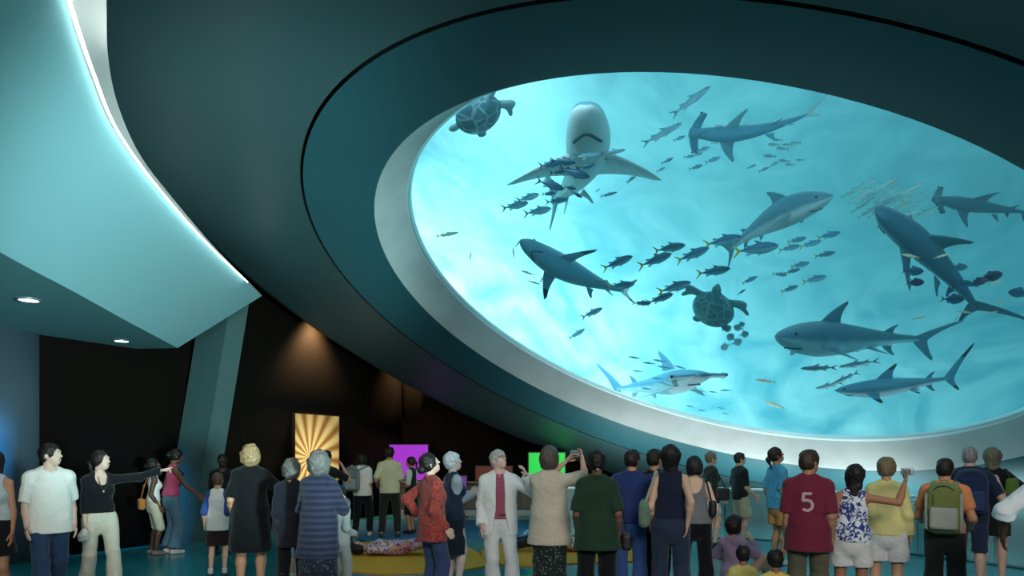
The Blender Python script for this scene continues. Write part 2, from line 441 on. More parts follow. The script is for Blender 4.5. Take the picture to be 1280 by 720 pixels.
# cove: frosted ledge that carries an LED line (a lamp)
ledge_m, nt, b = newmat('frosted_ledge')
b.inputs['Base Color'].default_value = lin('dfe6e2'); b.inputs['Roughness'].default_value = .6
tl = nt.nodes.new('ShaderNodeBsdfTranslucent'); tl.inputs[0].default_value = lin('e6efec'); mx = nt.nodes.new('ShaderNodeMixShader'); mx.inputs[0].default_value = .6
nt.links.new(b.outputs[0], mx.inputs[1]); nt.links.new(tl.outputs[0], mx.inputs[2]); nt.links.new(mx.outputs[0], [n for n in nt.nodes if n.type == 'OUTPUT_MATERIAL'][0].inputs[0])
V = list(top)+list(out_); Fs = [(i, i+1, n+i+1, n+i) for i in range(n-1)]
o = mesh_np('trim_mezzanine_ledge', V, np.array(Fs), ledge_m); tag(o, kind='structure')
mb = MB(); mb.tube([p+np.array([.05, -.02, -.03]) for p in top[:-3]], .012, 6)
led = mb.build('cove_light', emit('led_line', 'eafcfb', 6), smooth=True); tag(led, 'thin white cove light line along the mezzanine edge', 'light')
# downlights in the soffit
for px, py, lab in ((36, 374, 'round recessed downlight in the mezzanine soffit, nearer the left edge'), (152, 425.5, 'round recessed downlight in the mezzanine soffit, nearer its pointed corner')):
    Y = 1.85*F/(HORIZ-py); p = at(px, py, Y)
    t = empty('downlight', tuple(p)); tag(t, lab, 'ceiling light', 'downlights in the mezzanine soffit')
    m1 = MB(); m1.tube([(0, 0, -.012), (0, 0, .0)], [.1, .1], 20); m1.build('lens', emit('downlight_glow', 'ffffff', 14), t)
    m2 = MB(); ring = [(.12*math.cos(2*PI*k/24), .12*math.sin(2*PI*k/24), -.006) for k in range(25)]; m2.tube(ring, .02, 6, caps=False); m2.build('trim_ring', plain('ring_grey', '9aa5a6', .4, .6), t, True)
# exhibit screens on and before the back wall
def ray_screen():
    m, nt, b = newmat('golden_ray_screen'); L = nt.links
    tc = nt.nodes.new('ShaderNodeTexCoord'); sp = nt.nodes.new('ShaderNodeSeparateXYZ'); L.new(tc.outputs['Object'], sp.inputs[0])
    a = nt.nodes.new('ShaderNodeMath'); a.operation = 'ARCTAN2'
    zz = nt.nodes.new('ShaderNodeMath'); zz.operation = 'ADD'; zz.inputs[1].default_value = .22
    xx = nt.nodes.new('ShaderNodeMath'); xx.operation = 'ADD'; xx.inputs[1].default_value = .26
    L.new(sp.outputs[2], zz.inputs[0]); L.new(sp.outputs[0], xx.inputs[0]); L.new(zz.outputs[0], a.inputs[0]); L.new(xx.outputs[0], a.inputs[1])
    ml = nt.nodes.new('ShaderNodeMath'); ml.operation = 'MULTIPLY'; ml.inputs[1].default_value = 17; L.new(a.outputs[0], ml.inputs[0])
    sn = nt.nodes.new('ShaderNodeMath'); sn.operation = 'SINE'; L.new(ml.outputs[0], sn.inputs[0])
    r = nt.nodes.new('ShaderNodeValToRGB'); r.color_ramp.elements[0].position = 0; r.color_ramp.elements[0].color = lin('a8702f'); r.color_ramp.elements[1].position = .85; r.color_ramp.elements[1].color = lin('ffdf8a')
    mr = nt.nodes.new('ShaderNodeMapRange'); mr.inputs[1].default_value = -1; L.new(sn.outputs[0], mr.inputs[0]); L.new(mr.outputs[0], r.inputs[0])
    ln = nt.nodes.new('ShaderNodeVectorMath'); ln.operation = 'LENGTH'
    cb = nt.nodes.new('ShaderNodeCombineXYZ'); L.new(xx.outputs[0], cb.inputs[0]); L.new(zz.outputs[0], cb.inputs[2]); L.new(cb.outputs[0], ln.inputs[0])
    fall = nt.nodes.new('ShaderNodeMapRange'); fall.inputs[1].default_value = .0; fall.inputs[2].default_value = 1.1; fall.inputs[3].default_value = 1.3; fall.inputs[4].default_value = .45
    L.new(ln.outputs['Value'], fall.inputs[0])
    L.new(r.outputs[0], b.inputs['Emission Color']); L.new(fall.outputs[0], b.inputs['Emission Strength'])
    b.inputs['Base Color'].default_value = (.02, .015, .01, 1)
    return m
def screen(label, p0, p1, z0, z1, mat, name='exhibit_screen', stand=None, fm=None):
    p0 = np.array(p0); p1 = np.array(p1); c = (p0+p1)/2; w = np.linalg.norm(p1-p0)/2; hh = (z1-z0)/2
    t = empty(name, (c[0], c[1], (z0+z1)/2), math.atan2(p1[1]-p0[1], p1[0]-p0[0])); tag(t, label, 'screen')
    MB().box((-w, -.03, -hh), (w, -.02, hh)).build('display', mat, t)
    f = MB(); e = .025
    f.box((-w-e, -.04, -hh-e), (-w, .04, hh+e)); f.box((w, -.04, -hh-e), (w+e, .04, hh+e)); f.box((-w, -.04, hh), (w, .04, hh+e)); f.box((-w, -.04, -hh-e), (w, .04, -hh)); f.box((-w, -.015, -hh), (w, .04, hh))
    f.build('frame', fm or plain('screen_frame', '1a1512', .5), t)
    if stand:
        zc = (z0+z1)/2; g = MB(); g.box((-.04, -.0, -zc+.02), (.04, .04, -hh-e)); g.box((-.22, -.12, -zc), (.22, .16, -zc+.02), bev=.006); g.build('stand', plain('stand_steel', '3a3d40', .4, .6), t)
    return t
def wline(px):       # where the ray through a photo column meets the oblique wall
    k = (px-640)/F; s = (WX+8.8)/(WY-7.58); Y = (-8.8-s*7.58)/(k-s); return np.array([k*Y, Y])
nrm = np.array([(WY-7.58), -(WX+8.8)]); nrm /= np.linalg.norm(nrm)
screen('golden screen glowing with rays that fan out like a sunburst', wline(365)+nrm*.06, wline(420)+nrm*.06, 1.0, 2.53, ray_screen(), fm=plain('gilded_frame', '3a2a18', .5))

# exhibit counter along the back wall with coloured light panels on it
cnt = empty('exhibit_counter', (-.8, 18.2, 0)); tag(cnt, 'long low grey exhibit counter with a pale plinth along the back wall', 'counter')
cw = 2.2
MB().box((-cw, -.22, .16), (cw+1.4, .3, .84), bev=.015).build('body', plain('counter_grey', '5a564c', .6, var=.1), cnt)
MB().box((-cw-.03, -.30, .84), (cw+1.43, .32, .89), bev=.012).build('worktop', plain('counter_top', '6d695e', .4), cnt)
MB().box((-cw-.02, -.28, 0), (cw+1.42, .3, .16), bev=.01).build('plinth', plain('plinth_pale', 'a9b0ac', .6), cnt)
m = MB()
for k in range(7): m.box((-cw+.05+k*.8, -.228, .20), (-cw+.78+k*.8, -.215, .80), bev=.004)
m.build('front_panels', plain('counter_panel', '6a5f4c', .45, var=.15), cnt)
def panel(label, x0, x1, y0, y1, Y, col, st, stand=None):
    a = at(x0, y1, Y); b = at(x1, y0, Y)
    screen(label, (a[0], Y), (b[0], Y), a[2], b[2], emit('panel_'+col, col, st), stand=stand, fm=plain('panel_frame_'+col, '33243a', .5))
panel('large square purple light panel on the exhibit counter', 487, 535, 556, 600, 18.3, 'b83ae0', .6)
panel('small dim violet light panel behind the white-haired woman', 566, 583, 595, 626, 17.55, '7a4a9a', .4, 1)
panel('dim reddish brown light panel behind the man in the white suit', 595, 640, 583, 600, 18.4, '6a2c1a', .35)
panel('bright green light panel standing beside the woman with raised arms', 661, 706, 566, 617, 17.6, '28e850', .5, 1)
# glass railing under the low rim of the tank
rail_pts = spline([(0.6, 13.5, 0), (2.3, 13.35, 0), (4.1, 13.1, 0), (5.6, 12.1, 0), (6.5, 10.9, 0), (7.3, 9.4, 0), (7.9, 7.6, 0)], 64)
rl = empty('glass_railing', tuple(rail_pts[20])); tag(rl, 'low glass railing with a pale top rail curving below the tank rim', 'railing')
off = rail_pts[20]
mb = MB(); mb.tube([p-off+np.array([0, 0, .95]) for p in rail_pts], .03, 8); mb.build('top_rail', plain('rail_pale', 'dfeef0', .3), rl, True)
rg, nt, b = newmat('railing_glass')
b.inputs['Base Color'].default_value = lin('bfeef0'); b.inputs['Alpha'].default_value = .22; b.inputs['Roughness'].default_value = .05
for s0 in range(0, 63, 7):
    seg = rail_pts[s0:s0+8]; V = []; Fs = []
    d0 = seg[-1]-seg[0]; nn = np.array([-d0[1], d0[0], 0])/np.linalg.norm(d0)*.006
    for k, p in enumerate(seg):
        q = p-off; 
        if k == 0: q = q+(seg[1]-seg[0])*.06
        if k == len(seg)-1: q = q-(seg[-1]-seg[-2])*.06
        for zz, sg in ((.05, -1), (.92, -1), (.92, 1), (.05, 1)): V.append(q+nn*sg+np.array([0, 0, zz]))
    for k in range(len(seg)-1):
        for e in range(4): Fs.append((4*k+e, 4*k+4+e, 4*k+4+(e+1) % 4, 4*k+(e+1) % 4))
    Fs += [(0, 1, 2, 3), (4*len(seg)-1, 4*len(seg)-2, 4*len(seg)-3, 4*len(seg)-4)]
    mesh_np('glass_panel', V, Fs, rg, None, False, rl)
mb = MB(); mb.tube([p-off+np.array([0, 0, .025]) for p in rail_pts], .025, 6); mb.build('base_channel', plain('channel_grey', '6f8588', .4, .5), rl, True)
# carpets and mats
def mat_thing(name, label, px_poly, col, z=.012, cat='mat', kind=None):
    pts = []
    for x, y in px_poly:
        Y = CAMH*F/(y-HORIZ); pts.append(((x-640)/F*Y, Y))
    c = np.mean(pts, 0); poly = [(x-c[0], y-c[1]) for x, y in pts]
    ar = sum(poly[i][0]*poly[(i+1) % len(poly)][1]-poly[(i+1) % len(poly)][0]*poly[i][1] for i in range(len(poly)))
    if ar < 0: poly = poly[::-1]
    o = MB().prism(poly, 0, z).build(name, plain('felt_'+col, col, .95, bump=.1, bscale=60, var=.08)); o.location = (c[0], c[1], .001)
    return tag(o, label, cat)
mat_thing('carpet', 'deep blue floor carpet in front of the exhibit counter', [(428, 668), (440, 650), (680, 650), (688, 661), (684, 676), (560, 672), (470, 680)], '2a6f96', .006, 'carpet')
mat_thing('floor_mat', 'yellow floor mat under the lying person at left, behind the red jacket', [(400, 700), (432, 682), (480, 676), (575, 679), (598, 692), (612, 708), (560, 717), (480, 719), (410, 714)], 'cf8f22', .02)
mat_thing('floor_mat', 'yellow floor mat spreading behind the trousers of the white suit', [(600, 690), (625, 680), (660, 676), (760, 676), (800, 690), (790, 703), (700, 706), (640, 710), (606, 702)], 'd28a1c', .02)
# ================================================================== LIFE IN THE TANK
def lens_Y(px, py):
    d = np.array([(px-640)/F, 1, (HORIZ-py)/F]); q = CEN+AX*(-.55)-np.array([0, 0, CAMH]); return (AX@q)/(AX@d)
def wat(px, py, w): return at(px, py, lens_Y(px, py)+w)
def two_tone(name, top, belly, pos=.5, width=.2, spots=0, rough=.45):
    m, nt, b = newmat(name); L = nt.links
    a = nt.nodes.new('ShaderNodeAttribute'); a.attribute_name = 'shade'
    n = nt.nodes.new('ShaderNodeTexNoise'); n.inputs['Scale'].default_value = 4; n.inputs['Detail'].default_value = 4
    tc = nt.nodes.new('ShaderNodeTexCoord'); L.new(tc.outputs['Object'], n.inputs['Vector'])
    ad = nt.nodes.new('ShaderNodeMath'); ad.operation = 'MULTIPLY_ADD'; ad.inputs[1].default_value = .22; L.new(n.outputs[0], ad.inputs[0]); L.new(a.outputs['Fac'], ad.inputs[2])
    r = nt.nodes.new('ShaderNodeValToRGB'); r.color_ramp.elements[0].position = pos-width/2+.11; r.color_ramp.elements[0].color = lin(top); r.color_ramp.elements[1].position = pos+width/2+.11; r.color_ramp.elements[1].color = lin(belly)
    L.new(ad.outputs[0], r.inputs[0]); L.new(r.outputs[0], b.inputs['Base Color'])
    b.inputs['Roughness'].default_value = rough
    return m
def body_loft(prof, n=44, m=22, zoff=None, sq=1.0):
    """prof rows: s, half height, half width, z of the middle; nose at x=+.5"""
    P = np.array(prof, float); S = np.linspace(0, 1, n)**1.15*P[-1, 0]
    def cs(col):
        # smooth interpolation
        xs = P[:, 0]; ys = P[:, col]; d = np.gradient(ys, xs); i = np.clip(np.searchsorted(xs, S)-1, 0, len(xs)-2); h = xs[i+1]-xs[i]; t = (S-xs[i])/h
        lin_ = ys[i]*(1-t)+ys[i+1]*t
        c = (2*t**3-3*t**2+1)*ys[i]+(t**3-2*t**2+t)*h*d[i]+(-2*t**3+3*t**2)*ys[i+1]+(t**3-t**2)*h*d[i+1]
        return .75*c+.25*lin_
    hh, hw, zc = np.maximum(cs(1), .002), np.maximum(cs(2), .002), cs(3)
    V = []; sh = []
    for k in range(n):
        for j in range(m):
            w = 2*PI*j/m; V.append((.5-S[k], hw[k]*math.sin(w), zc[k]+hh[k]*math.cos(w))); sh.append(.5-.5*math.cos(w))
    Fs = [(k*m+j, (k+1)*m+j, (k+1)*m+(j+1) % m, k*m+(j+1) % m) for k in range(n-1) for j in range(m)]
    c0 = len(V); V += [(.5, 0, zc[0]), (.5-S[-1], 0, zc[-1])]; sh += [.3, .3]
    Fs += [(c0, j, (j+1) % m) for j in range(m)]+[(c0+1, (n-1)*m+(j+1) % m, (n-1)*m+j) for j in range(m)]
    return V, Fs, sh
def fin(root, tip, chord_r, chord_t, normal, sweep=.25, th=.07, ns=9, m=10, hook=.0, shade=.15):
    """aerofoil fin from root (mid of leading edge) to tip; chords run towards -x"""
    r, t, nn = np.array(root, float), np.array(tip, float), np.array(normal, float); nn /= np.linalg.norm(nn)
    V = []; sh = []
    for i in range(ns):
        u = i/(ns-1); c = chord_r*(1-u)**.9*(1-.25*u)+chord_t*u; c = max(c, chord_t*.5)
        le = r+(t-r)*u+np.array([-1, 0, 0])*chord_r*sweep*(u**2-u)*1.0
        if i == ns-1: c *= .3
        for j in range(m):
            w = 2*PI*j/m; x = .5-.5*math.cos(w); y = .5*th*math.sin(w)*(1-.35*x)*c*(2.2*(1-x)+.5)*.6
            V.append(le+np.array([-1, 0, 0])*c*x+nn*y+np.array([-1, 0, 0])*hook*u*u*chord_r); sh.append(shade)
    Fs = [(i*m+j, i*m+(j+1) % m, (i+1)*m+(j+1) % m, (i+1)*m+j) for i in range(ns-1) for j in range(m)]
    Fs.append(tuple((ns-1)*m+j for j in range(m)))
    M = [0]*((ns-1)*m)+[0]
    tipf = [1 if (k//m) >= ns-4 else 0 for k in range((ns-1)*m)]+[1]
    return V, Fs, sh, tipf
class Beast:
    def __init__(s): s.V = []; s.F = []; s.S = []; s.M = []
    def add(s, V, Fs, sh, M=None):
        b = len(s.V); s.V += [np.array(v, float) for v in V]; s.F += [tuple(i+b for i in f) for f in Fs]; s.S += list(sh); s.M += list(M) if M is not None else [0]*len(Fs); return s
    def bend(s, by=0, bz=0, s0=.15):
        for v in s.V:
            q = max(0, (.5-v[0])-s0); v[1] += by*q*q; v[2] += bz*q*q
        return s
    def build(s, name, mats, L, parent=None): return mesh_np(name, np.array(s.V)*L, s.F, mats, s.M, True, parent, s.S)
REEF = [(0, .004, .008, .0), (.02, .016, .026, .0), (.06, .036, .046, -.002), (.13, .058, .062, -.004), (.22, .076, .075, -.006), (.33, .088, .082, -.006), (.45, .084, .076, -.004), (.58, .064, .058, 0), (.70, .042, .037, .004), (.80, .024, .021, .008), (.87, .016, .013, .010), (.9, .010, .008, .012)]
SAND = [(0, .006, .016, .0), (.02, .022, .038, .0), (.06, .040, .055, .0), (.13, .058, .070, -.002), (.22, .072, .080, -.004), (.33, .080, .080, -.004), (.45, .076, .072, -.002), (.58, .060, .056, 0), (.70, .045, .040, .004), (.80, .030, .026, .008), (.87, .020, .016, .010), (.92, .010, .008, .012)]
HAMM = [(0, .012, .030, .0), (.02, .022, .048, .0), (.05, .030, .045, .0), (.10, .040, .042, .0), (.2, .056, .056, -.002), (.32, .068, .064, -.003), (.45, .064, .058, -.002), (.58, .048, .044, 0), (.70, .034, .030, .004), (.80, .022, .019, .007), (.87, .015, .012, .009), (.9, .009, .007, .011)]
def shark(label, nose, tail, wn, wt, dorsal, mats, kind='reef', by=0, bz=0, black=False, pect=(.2, -.03), pz=-.02, girth=1.0, mouth=True, cat='shark', taillift=1.0, lateral=None, pch=1.0):
    a = wat(*nose, wn); b = wat(*tail, wt); L = np.linalg.norm(a-b); f = (a-b)/L; L = L*1.04
    view = (a+b)/2-np.array([0, 0, CAMH]); view /= np.linalg.norm(view)
    rt = np.cross(view, [0, 0, 1.]); rt /= np.linalg.norm(rt); up = np.cross(rt, view)
    dz = rt*dorsal[0]+up*dorsal[1]+view*dorsal[2]
    if lateral: dz = np.cross(f, rt*lateral[0]+up*lateral[1])*lateral[2]
    dz = dz-(dz@f)*f; dz /= np.linalg.norm(dz); ly = np.cross(dz, f)
    prof = {'reef': REEF, 'sand': SAND, 'hammer': HAMM}[kind]
    B = Beast(); B.add(*body_loft([(p[0], p[1]*girth, p[2]*girth, p[3]) for p in prof]))
    def addfin(*x, **k):
        V, Fs, sh, tp = fin(*x, **k); B.add(V, Fs, sh, tp)
    g = girth
    addfin((.16, 0, .075*g), (.03, 0, .20), .14, .02, (0, 1, 0), sweep=.10, th=.10, hook=.25)
    addfin((-.22, 0, .035*g), (-.27, 0, .085), .055, .012, (0, 1, 0), th=.10, hook=.3)
    for sy in (1, -1):
        addfin((.24, sy*.055*g, -.035), (.24-pect[0]*.75, sy*(.06+pect[0]), -.035+pect[1]), .115*pch, .022, (0, .15*sy, 1), th=.10, hook=.2, shade=.55)
        addfin((-.10, sy*.03*g, -.045), (-.165, sy*.085, -.075), .065, .014, (0, .3*sy, 1), th=.1, hook=.2, shade=.6)
    addfin((-.22, 0, -.028*g), (-.27, 0, -.085), .055, .012, (0, 1, 0), th=.10, hook=.3, shade=.5)
    addfin((-.345, 0, .004), (-.55, 0, .20*taillift), .085, .018, (0, 1, 0), sweep=.35, th=.10, hook=.15)
    addfin((-.355, 0, .012), (-.45, 0, -.105), .075, .014, (0, 1, 0), sweep=.2, th=.10, hook=.1, shade=.3)
    if kind == 'hammer':
        n, m = 25, 12; V = []; sh = []
        for i in range(n):
            y = -.155+.31*i/(n-1); q = abs(y)/.155; c = .075*(1-.25*q*q) if q < .97 else .045; t = .016*(1-.35*q)+(.006 if q > .85 else 0); x0 = .49-.055*q*q
            for j in range(m):
                w = 2*PI*j/m; V.append((x0-c*.5+c*.5*math.cos(w)*1.0, y, .004+t*math.sin(w))); sh.append(.5-.5*math.sin(w))
        Fs = [(i*m+j, (i+1)*m+j, (i+1)*m+(j+1) % m, i*m+(j+1) % m) for i in range(n-1) for j in range(m)]+[tuple(range(m)), tuple((n-1)*m+j for j in range(m))[::-1]]
        B.add(V, Fs, sh)
    B.bend(by, bz)
    root = B.build('shark' if kind != 'hammer' else 'hammerhead_shark', [mats[0], mats[1] if black else mats[0]], L)
    M = Matrix(((f[0], ly[0], dz[0]), (f[1], ly[1], dz[1]), (f[2], ly[2], dz[2]))).to_4x4(); M.translation = Vector((a+b)/2)
    root.matrix_world = M
    tag(root, label, cat)
    em = plain('shark_eye', '0b0f12', .1)
    ey = [(.415, .048*g, .016*g), (.415, -.048*g, .016*g)] if kind != 'hammer' else [(.435, .157, .006), (.435, -.157, .006)]
    for e in ey:
        V, Q = sdf_mesh([Ell(np.array(e)*L, (.011*L, .006*L if kind != 'hammer' else .007*L, .010*L))], .0035*L, k=0); mesh_np('eye', V, Q, em, None, True, root)
    mk = plain('shark_mouth', '27414c', .6)
    if mouth:
        xx = .40 if kind != 'hammer' else .415
        pa = np.array(prof); pts = []
        for q in np.linspace(-1, 1, 17):
            x = xx-.06*abs(q)**2.0+.008; ss = .5-x; hh_ = np.interp(ss, pa[:, 0], pa[:, 1])*g; hw_ = np.interp(ss, pa[:, 0], pa[:, 2])*g; zc_ = np.interp(ss, pa[:, 0], pa[:, 3]); yy = q*.66*hw_
            pts.append(np.array([x, yy, zc_-hh_*math.sqrt(1-.4356*q*q)-.001])*L)
        mb = MB(); mb.tube(pts, .0048*L, 6); mb.build('mouth', mk, root, True)
    for sy in (1, -1):
        mb = MB()
        for k in range(4):
            x = .30-.016*k; ht = .076*g; wd = .070*g
            mb.tube([np.array([x-.004*(1-abs(q)), sy*(wd*math.cos(q*.75)*1.01), -.004+ht*math.sin(q*.75)*.75])*L for q in np.linspace(-.8, .8, 7)], .0022*L, 5)
        o = mb.build('gill_slits', mk, root, True)
    return root
GREY = two_tone('grey_shark_skin', '55859a', 'd8e8ea', .62, .2); DGREY = two_tone('dark_shark_skin', '3d6c84', '86b0be', .68, .3); PALEU = two_tone('pale_belly_shark_skin', '5a8494', 'c4dadc', .45, .3)
TIP = plain('black_fin_tip', '1c2c36', .5); BLUEH = two_tone('blue_hammerhead_skin', '3f7d9c', 'b9cfd2', .55, .25)
shark('large pale-bellied shark swimming head up, seen from below with a dark mouth line', (732, 135), (746, 258), .9, 3.2, (0, .1, 1), (two_tone('white_belly_skin', '5d94a4', 'd2e6e8', .40, .25), TIP), 'sand', by=-.3, girth=.88, pect=(.21, -.03), lateral=(-1, .03, -1), pch=1.9, cat='shark')
shark('hammerhead shark near the top of the window, seen from below with spread fins', (864, 166), (1012, 176), 3.6, 4.0, (.05, .35, 1), (two_tone('hammerhead_skin_under', '9db6bb', '3f88a8', .5, .2), TIP), 'hammer', by=.35, pect=(.15, -.02))
shark('stout grey shark with raised pointed fin swimming right in the upper middle', (1038, 246), (900, 284), 2.6, 3.2, (.1, 1, -.12), (GREY, TIP), 'reef', bz=-.35, girth=1.2, pect=(.15, -.06))
shark('dark hammerhead shark swimming left at the right edge of the window', (1168, 249), (1292, 268), 3.2, 3.4, (0, .62, -.75), (two_tone('dark_hammer_skin', '2d5a74', '4d7f96', .7, .3), TIP), 'hammer', pect=(.13, -.06))
shark('dark shark diving diagonally up-left beside the silver shoal', (1097, 264), (1226, 356), 1.8, 2.4, (.5, .55, -.9), (DGREY, TIP), 'sand', by=.3, pect=(.17, -.03), girth=.86)
shark('shark with black-tipped side fins seen from below at the left of the shoal', (653, 302), (774, 384), 1.6, 2.2, (.22, .28, 1), (two_tone('blue_belly_skin', 'c9cdd2', '5595ae', .38, .2), TIP), 'reef', by=.2, black=True, pect=(.19, -.02))
shark('grey shark with tall dorsal fin facing left at the lower right', (974, 421), (1096, 424), 1.2, 3.8, (.05, 1, -.1), (two_tone('grey_shark_skin_low', '4c7c94', 'a8d0da', .6, .2), TIP), 'reef', by=.5, girth=1.08, pect=(.13, -.07), taillift=.6)
shark('pale blue shark with black-tipped dorsal fin just above the bottom rim', (1046, 488), (1200, 478), 1.0, 1.6, (.0, 1, -.2), (two_tone('blacktip_skin', '5f9ab4', 'a8ccd8', .62, .15), TIP), 'reef', bz=.12, by=.3, black=True, girth=.95, pect=(.14, -.07), taillift=1.35)
shark('hammerhead shark turning toward the viewer above the lower rim', (879, 470), (797, 488), 1.15, 2.9, (-.12, 1, .25), (BLUEH, TIP), 'hammer', by=-.3, pect=(.15, -.05))

def turtle(label, head, tail, w, dorsal, mats):
    a = wat(*head, w); b = wat(*tail, w-.15); L = np.linalg.norm(a-b); f = (a-b)/L
    view = (a+b)/2-np.array([0, 0, CAMH]); view /= np.linalg.norm(view); rt = np.cross(view, [0, 0, 1.]); rt /= np.linalg.norm(rt); up = np.cross(rt, view)
    dz = rt*dorsal[0]+up*dorsal[1]+view*dorsal[2]; dz = dz-(dz@f)*f; dz /= np.linalg.norm(dz); ly = np.cross(dz, f)
    P = [Ell((0, 0, -.02), (.34, .27, .075)), (Cap((.28, 0, .0), (.40, 0, .015), .075, .06), .04), (Ell((.45, 0, .02), (.085, .06, .055)), .03), (Cap((.50, 0, .005), (.53, 0, -.005), .03, .02), .02)]
    for sy in (1, -1):
        P += [(Cap((.21, sy*.18, -.01), (.26, sy*.36, -.01), .075, .085, .30, (0, 0, 1)), .03), (Cap((.25, sy*.34, -.01), (.06, sy*.47, -.03), .075, .03, .26, (0, 0, 1)), .02),
              (Cap((-.24, sy*.13, -.02), (-.40, sy*.22, -.03), .055, .07, .32, (0, 0, 1)), .03)]
    P.append((Cap((-.3, 0, -.02), (-.42, 0, -.02), .03, .008), .02))
    V, Q = sdf_mesh([(p if isinstance(p, tuple) else p) for p in P], .018, k=.03)
    root = mesh_np('sea_turtle', V*L, Q, mats[0]); M = Matrix(((f[0], ly[0], dz[0]), (f[1], ly[1], dz[1]), (f[2], ly[2], dz[2]))).to_4x4(); M.translation = Vector((a+b)/2); root.matrix_world = M; tag(root, label, 'turtle')
    V, Q = sdf_mesh([Ell((-.015, 0, -.0), (.375, .305, .13)), (Ell((0, 0, .03), (.3, .06, .115)), .05)], .016, k=.02, inter=[Plane((0, 0, -.01), (0, 0, -1))]); mesh_np('shell', V*L, Q, mats[1], None, True, root)
    for sy in (1, -1):
        V, Q = sdf_mesh([Ell((.485, sy*.048, .035), (.014, .01, .013))], .005, k=0); mesh_np('eye', V*L, Q, plain('shark_eye', '0b0f12', .1), None, True, root)
    return root
def scutes(name, c1, c2):
    m, nt, b = newmat(name); L = nt.links
    tc = nt.nodes.new('ShaderNodeTexCoord'); v = nt.nodes.new('ShaderNodeTexVoronoi'); v.feature = 'DISTANCE_TO_EDGE'; v.inputs['Scale'].default_value = 5.5; L.new(tc.outputs['Object'], v.inputs['Vector'])
    r = nt.nodes.new('ShaderNodeValToRGB'); r.color_ramp.elements[0].position = .02; r.color_ramp.elements[1].position = .09; r.color_ramp.elements[0].color = lin(c2); r.color_ramp.elements[1].color = lin(c1); L.new(v.outputs[0], r.inputs[0]); L.new(r.outputs[0], b.inputs['Base Color']); b.inputs['Roughness'].default_value = .5
    return m
turtle('sea turtle half hidden by the upper left rim of the window', (616, 108), (582, 172), 1.3, (.35, -.3, -1), (plain('turtle_skin_pale', '8fb3b8', .6, var=.3, vscale=14), scutes('turtle_shell_slate', '4a7384', '8fb0b6')))
turtle('green sea turtle with round shell in the middle of the window', (897, 358), (887, 411), 1.8, (-.1, .1, -1), (plain('turtle_skin_green', '6fa6ac', .6, var=.3, vscale=14), scutes('turtle_shell_green', '5494a0', '8cc0c4')))

# ---- fish
def fish_mesh(kind):
    T = dict(tuna=[(0, .004, .004, 0), (.04, .045, .03, 0), (.12, .085, .055, 0), (.25, .122, .075, 0), (.4, .130, .078, 0), (.55, .105, .06, 0), (.7, .062, .036, 0), (.8, .03, .018, 0), (.86, .018, .011, 0)],
             deep=[(0, .012, .008, 0), (.04, .08, .03, 0), (.12, .15, .05, 0), (.25, .215, .07, 0), (.42, .235, .072, 0), (.58, .195, .055, 0), (.72, .11, .034, 0), (.8, .05, .018, 0), (.85, .035, .012, 0)],
             slim=[(0, .004, .004, 0), (.04, .025, .018, 0), (.14, .052, .035, 0), (.3, .072, .046, 0), (.48, .070, .044, 0), (.65, .052, .032, 0), (.78, .028, .018, 0), (.86, .018, .011, 0)],
             disc=[(0, .02, .01, 0), (.05, .13, .03, 0), (.15, .25, .05, 0), (.3, .34, .06, 0), (.45, .35, .058, 0), (.6, .27, .045, 0), (.72, .14, .028, 0), (.8, .05, .016, 0), (.85, .04, .012, 0)])[kind]
    B = Beast(); B.add(*body_loft(T, 22, 14))
    h = max(p[1] for p in T)
    def af(*x, **k):
        V, Fs, sh, tp = fin(*x, ns=6, m=8, **k); B.add(V, Fs, sh)
    lo = .35 if kind in ('deep', 'disc') else .16
    af((.18, 0, h*.86), (-.02, 0, h*.95+.07), lo, .03, (0, 1, 0), th=.06, shade=.1); af((-.10, 0, h*.55), (-.25, 0, h*.55+.05), .18, .02, (0, 1, 0), th=.05, shade=.1)
    af((-.06, 0, -h*.62), (-.22, 0, -h*.65-.06), .18, .02, (0, 1, 0), th=.05, shade=.8); af((.16, 0, -h*.86), (.04, 0, -h*.9-.05), .10, .02, (0, 1, 0), th=.06, shade=.8)
    for sy in (1, -1): af((.22, sy*.05, -.02), (.06, sy*.13, -.05), .08, .015, (0, .3*sy, 1), th=.06, shade=.4)
    me = B
    Tl = Beast()
    for sz in (1, -1):
        V, Fs, sh, tp = fin((-.33, 0, .0), (-.5, 0, sz*(.15 if kind != 'slim' else .09)), .10, .03, (0, 1, 0), sweep=.3, th=.06, ns=7, m=8, hook=.2, shade=.3); Tl.add(V, Fs, sh)
    E = Beast()
    for sy in (1, -1):
        c = np.array([.40, sy*(.048 if kind != 'slim' else .026), .025]); V = []; Fs = []
        V = [c+np.array([.022*math.cos(w), 0, .022*math.sin(w)]) for w in np.arange(8)*PI/4]+[c+np.array([0, sy*.012, 0])]; Fs = [(k, (k+1) % 8, 8) for k in range(8)]
        E.add(V, Fs, [0]*9)
    return me, Tl, E
FM = {}
ORD = ['first', 'second', 'third', 'fourth', 'fifth', 'sixth', 'seventh', 'eighth', 'ninth', 'tenth', 'eleventh', 'twelfth', 'thirteenth', 'fourteenth', 'fifteenth', 'sixteenth', 'seventeenth', 'eighteenth', 'nineteenth', 'twentieth', 'twenty-first', 'twenty-second', 'twenty-third', 'twenty-fourth', 'twenty-fifth']
EYEM = plain('fish_eye', '0d1216', .15)
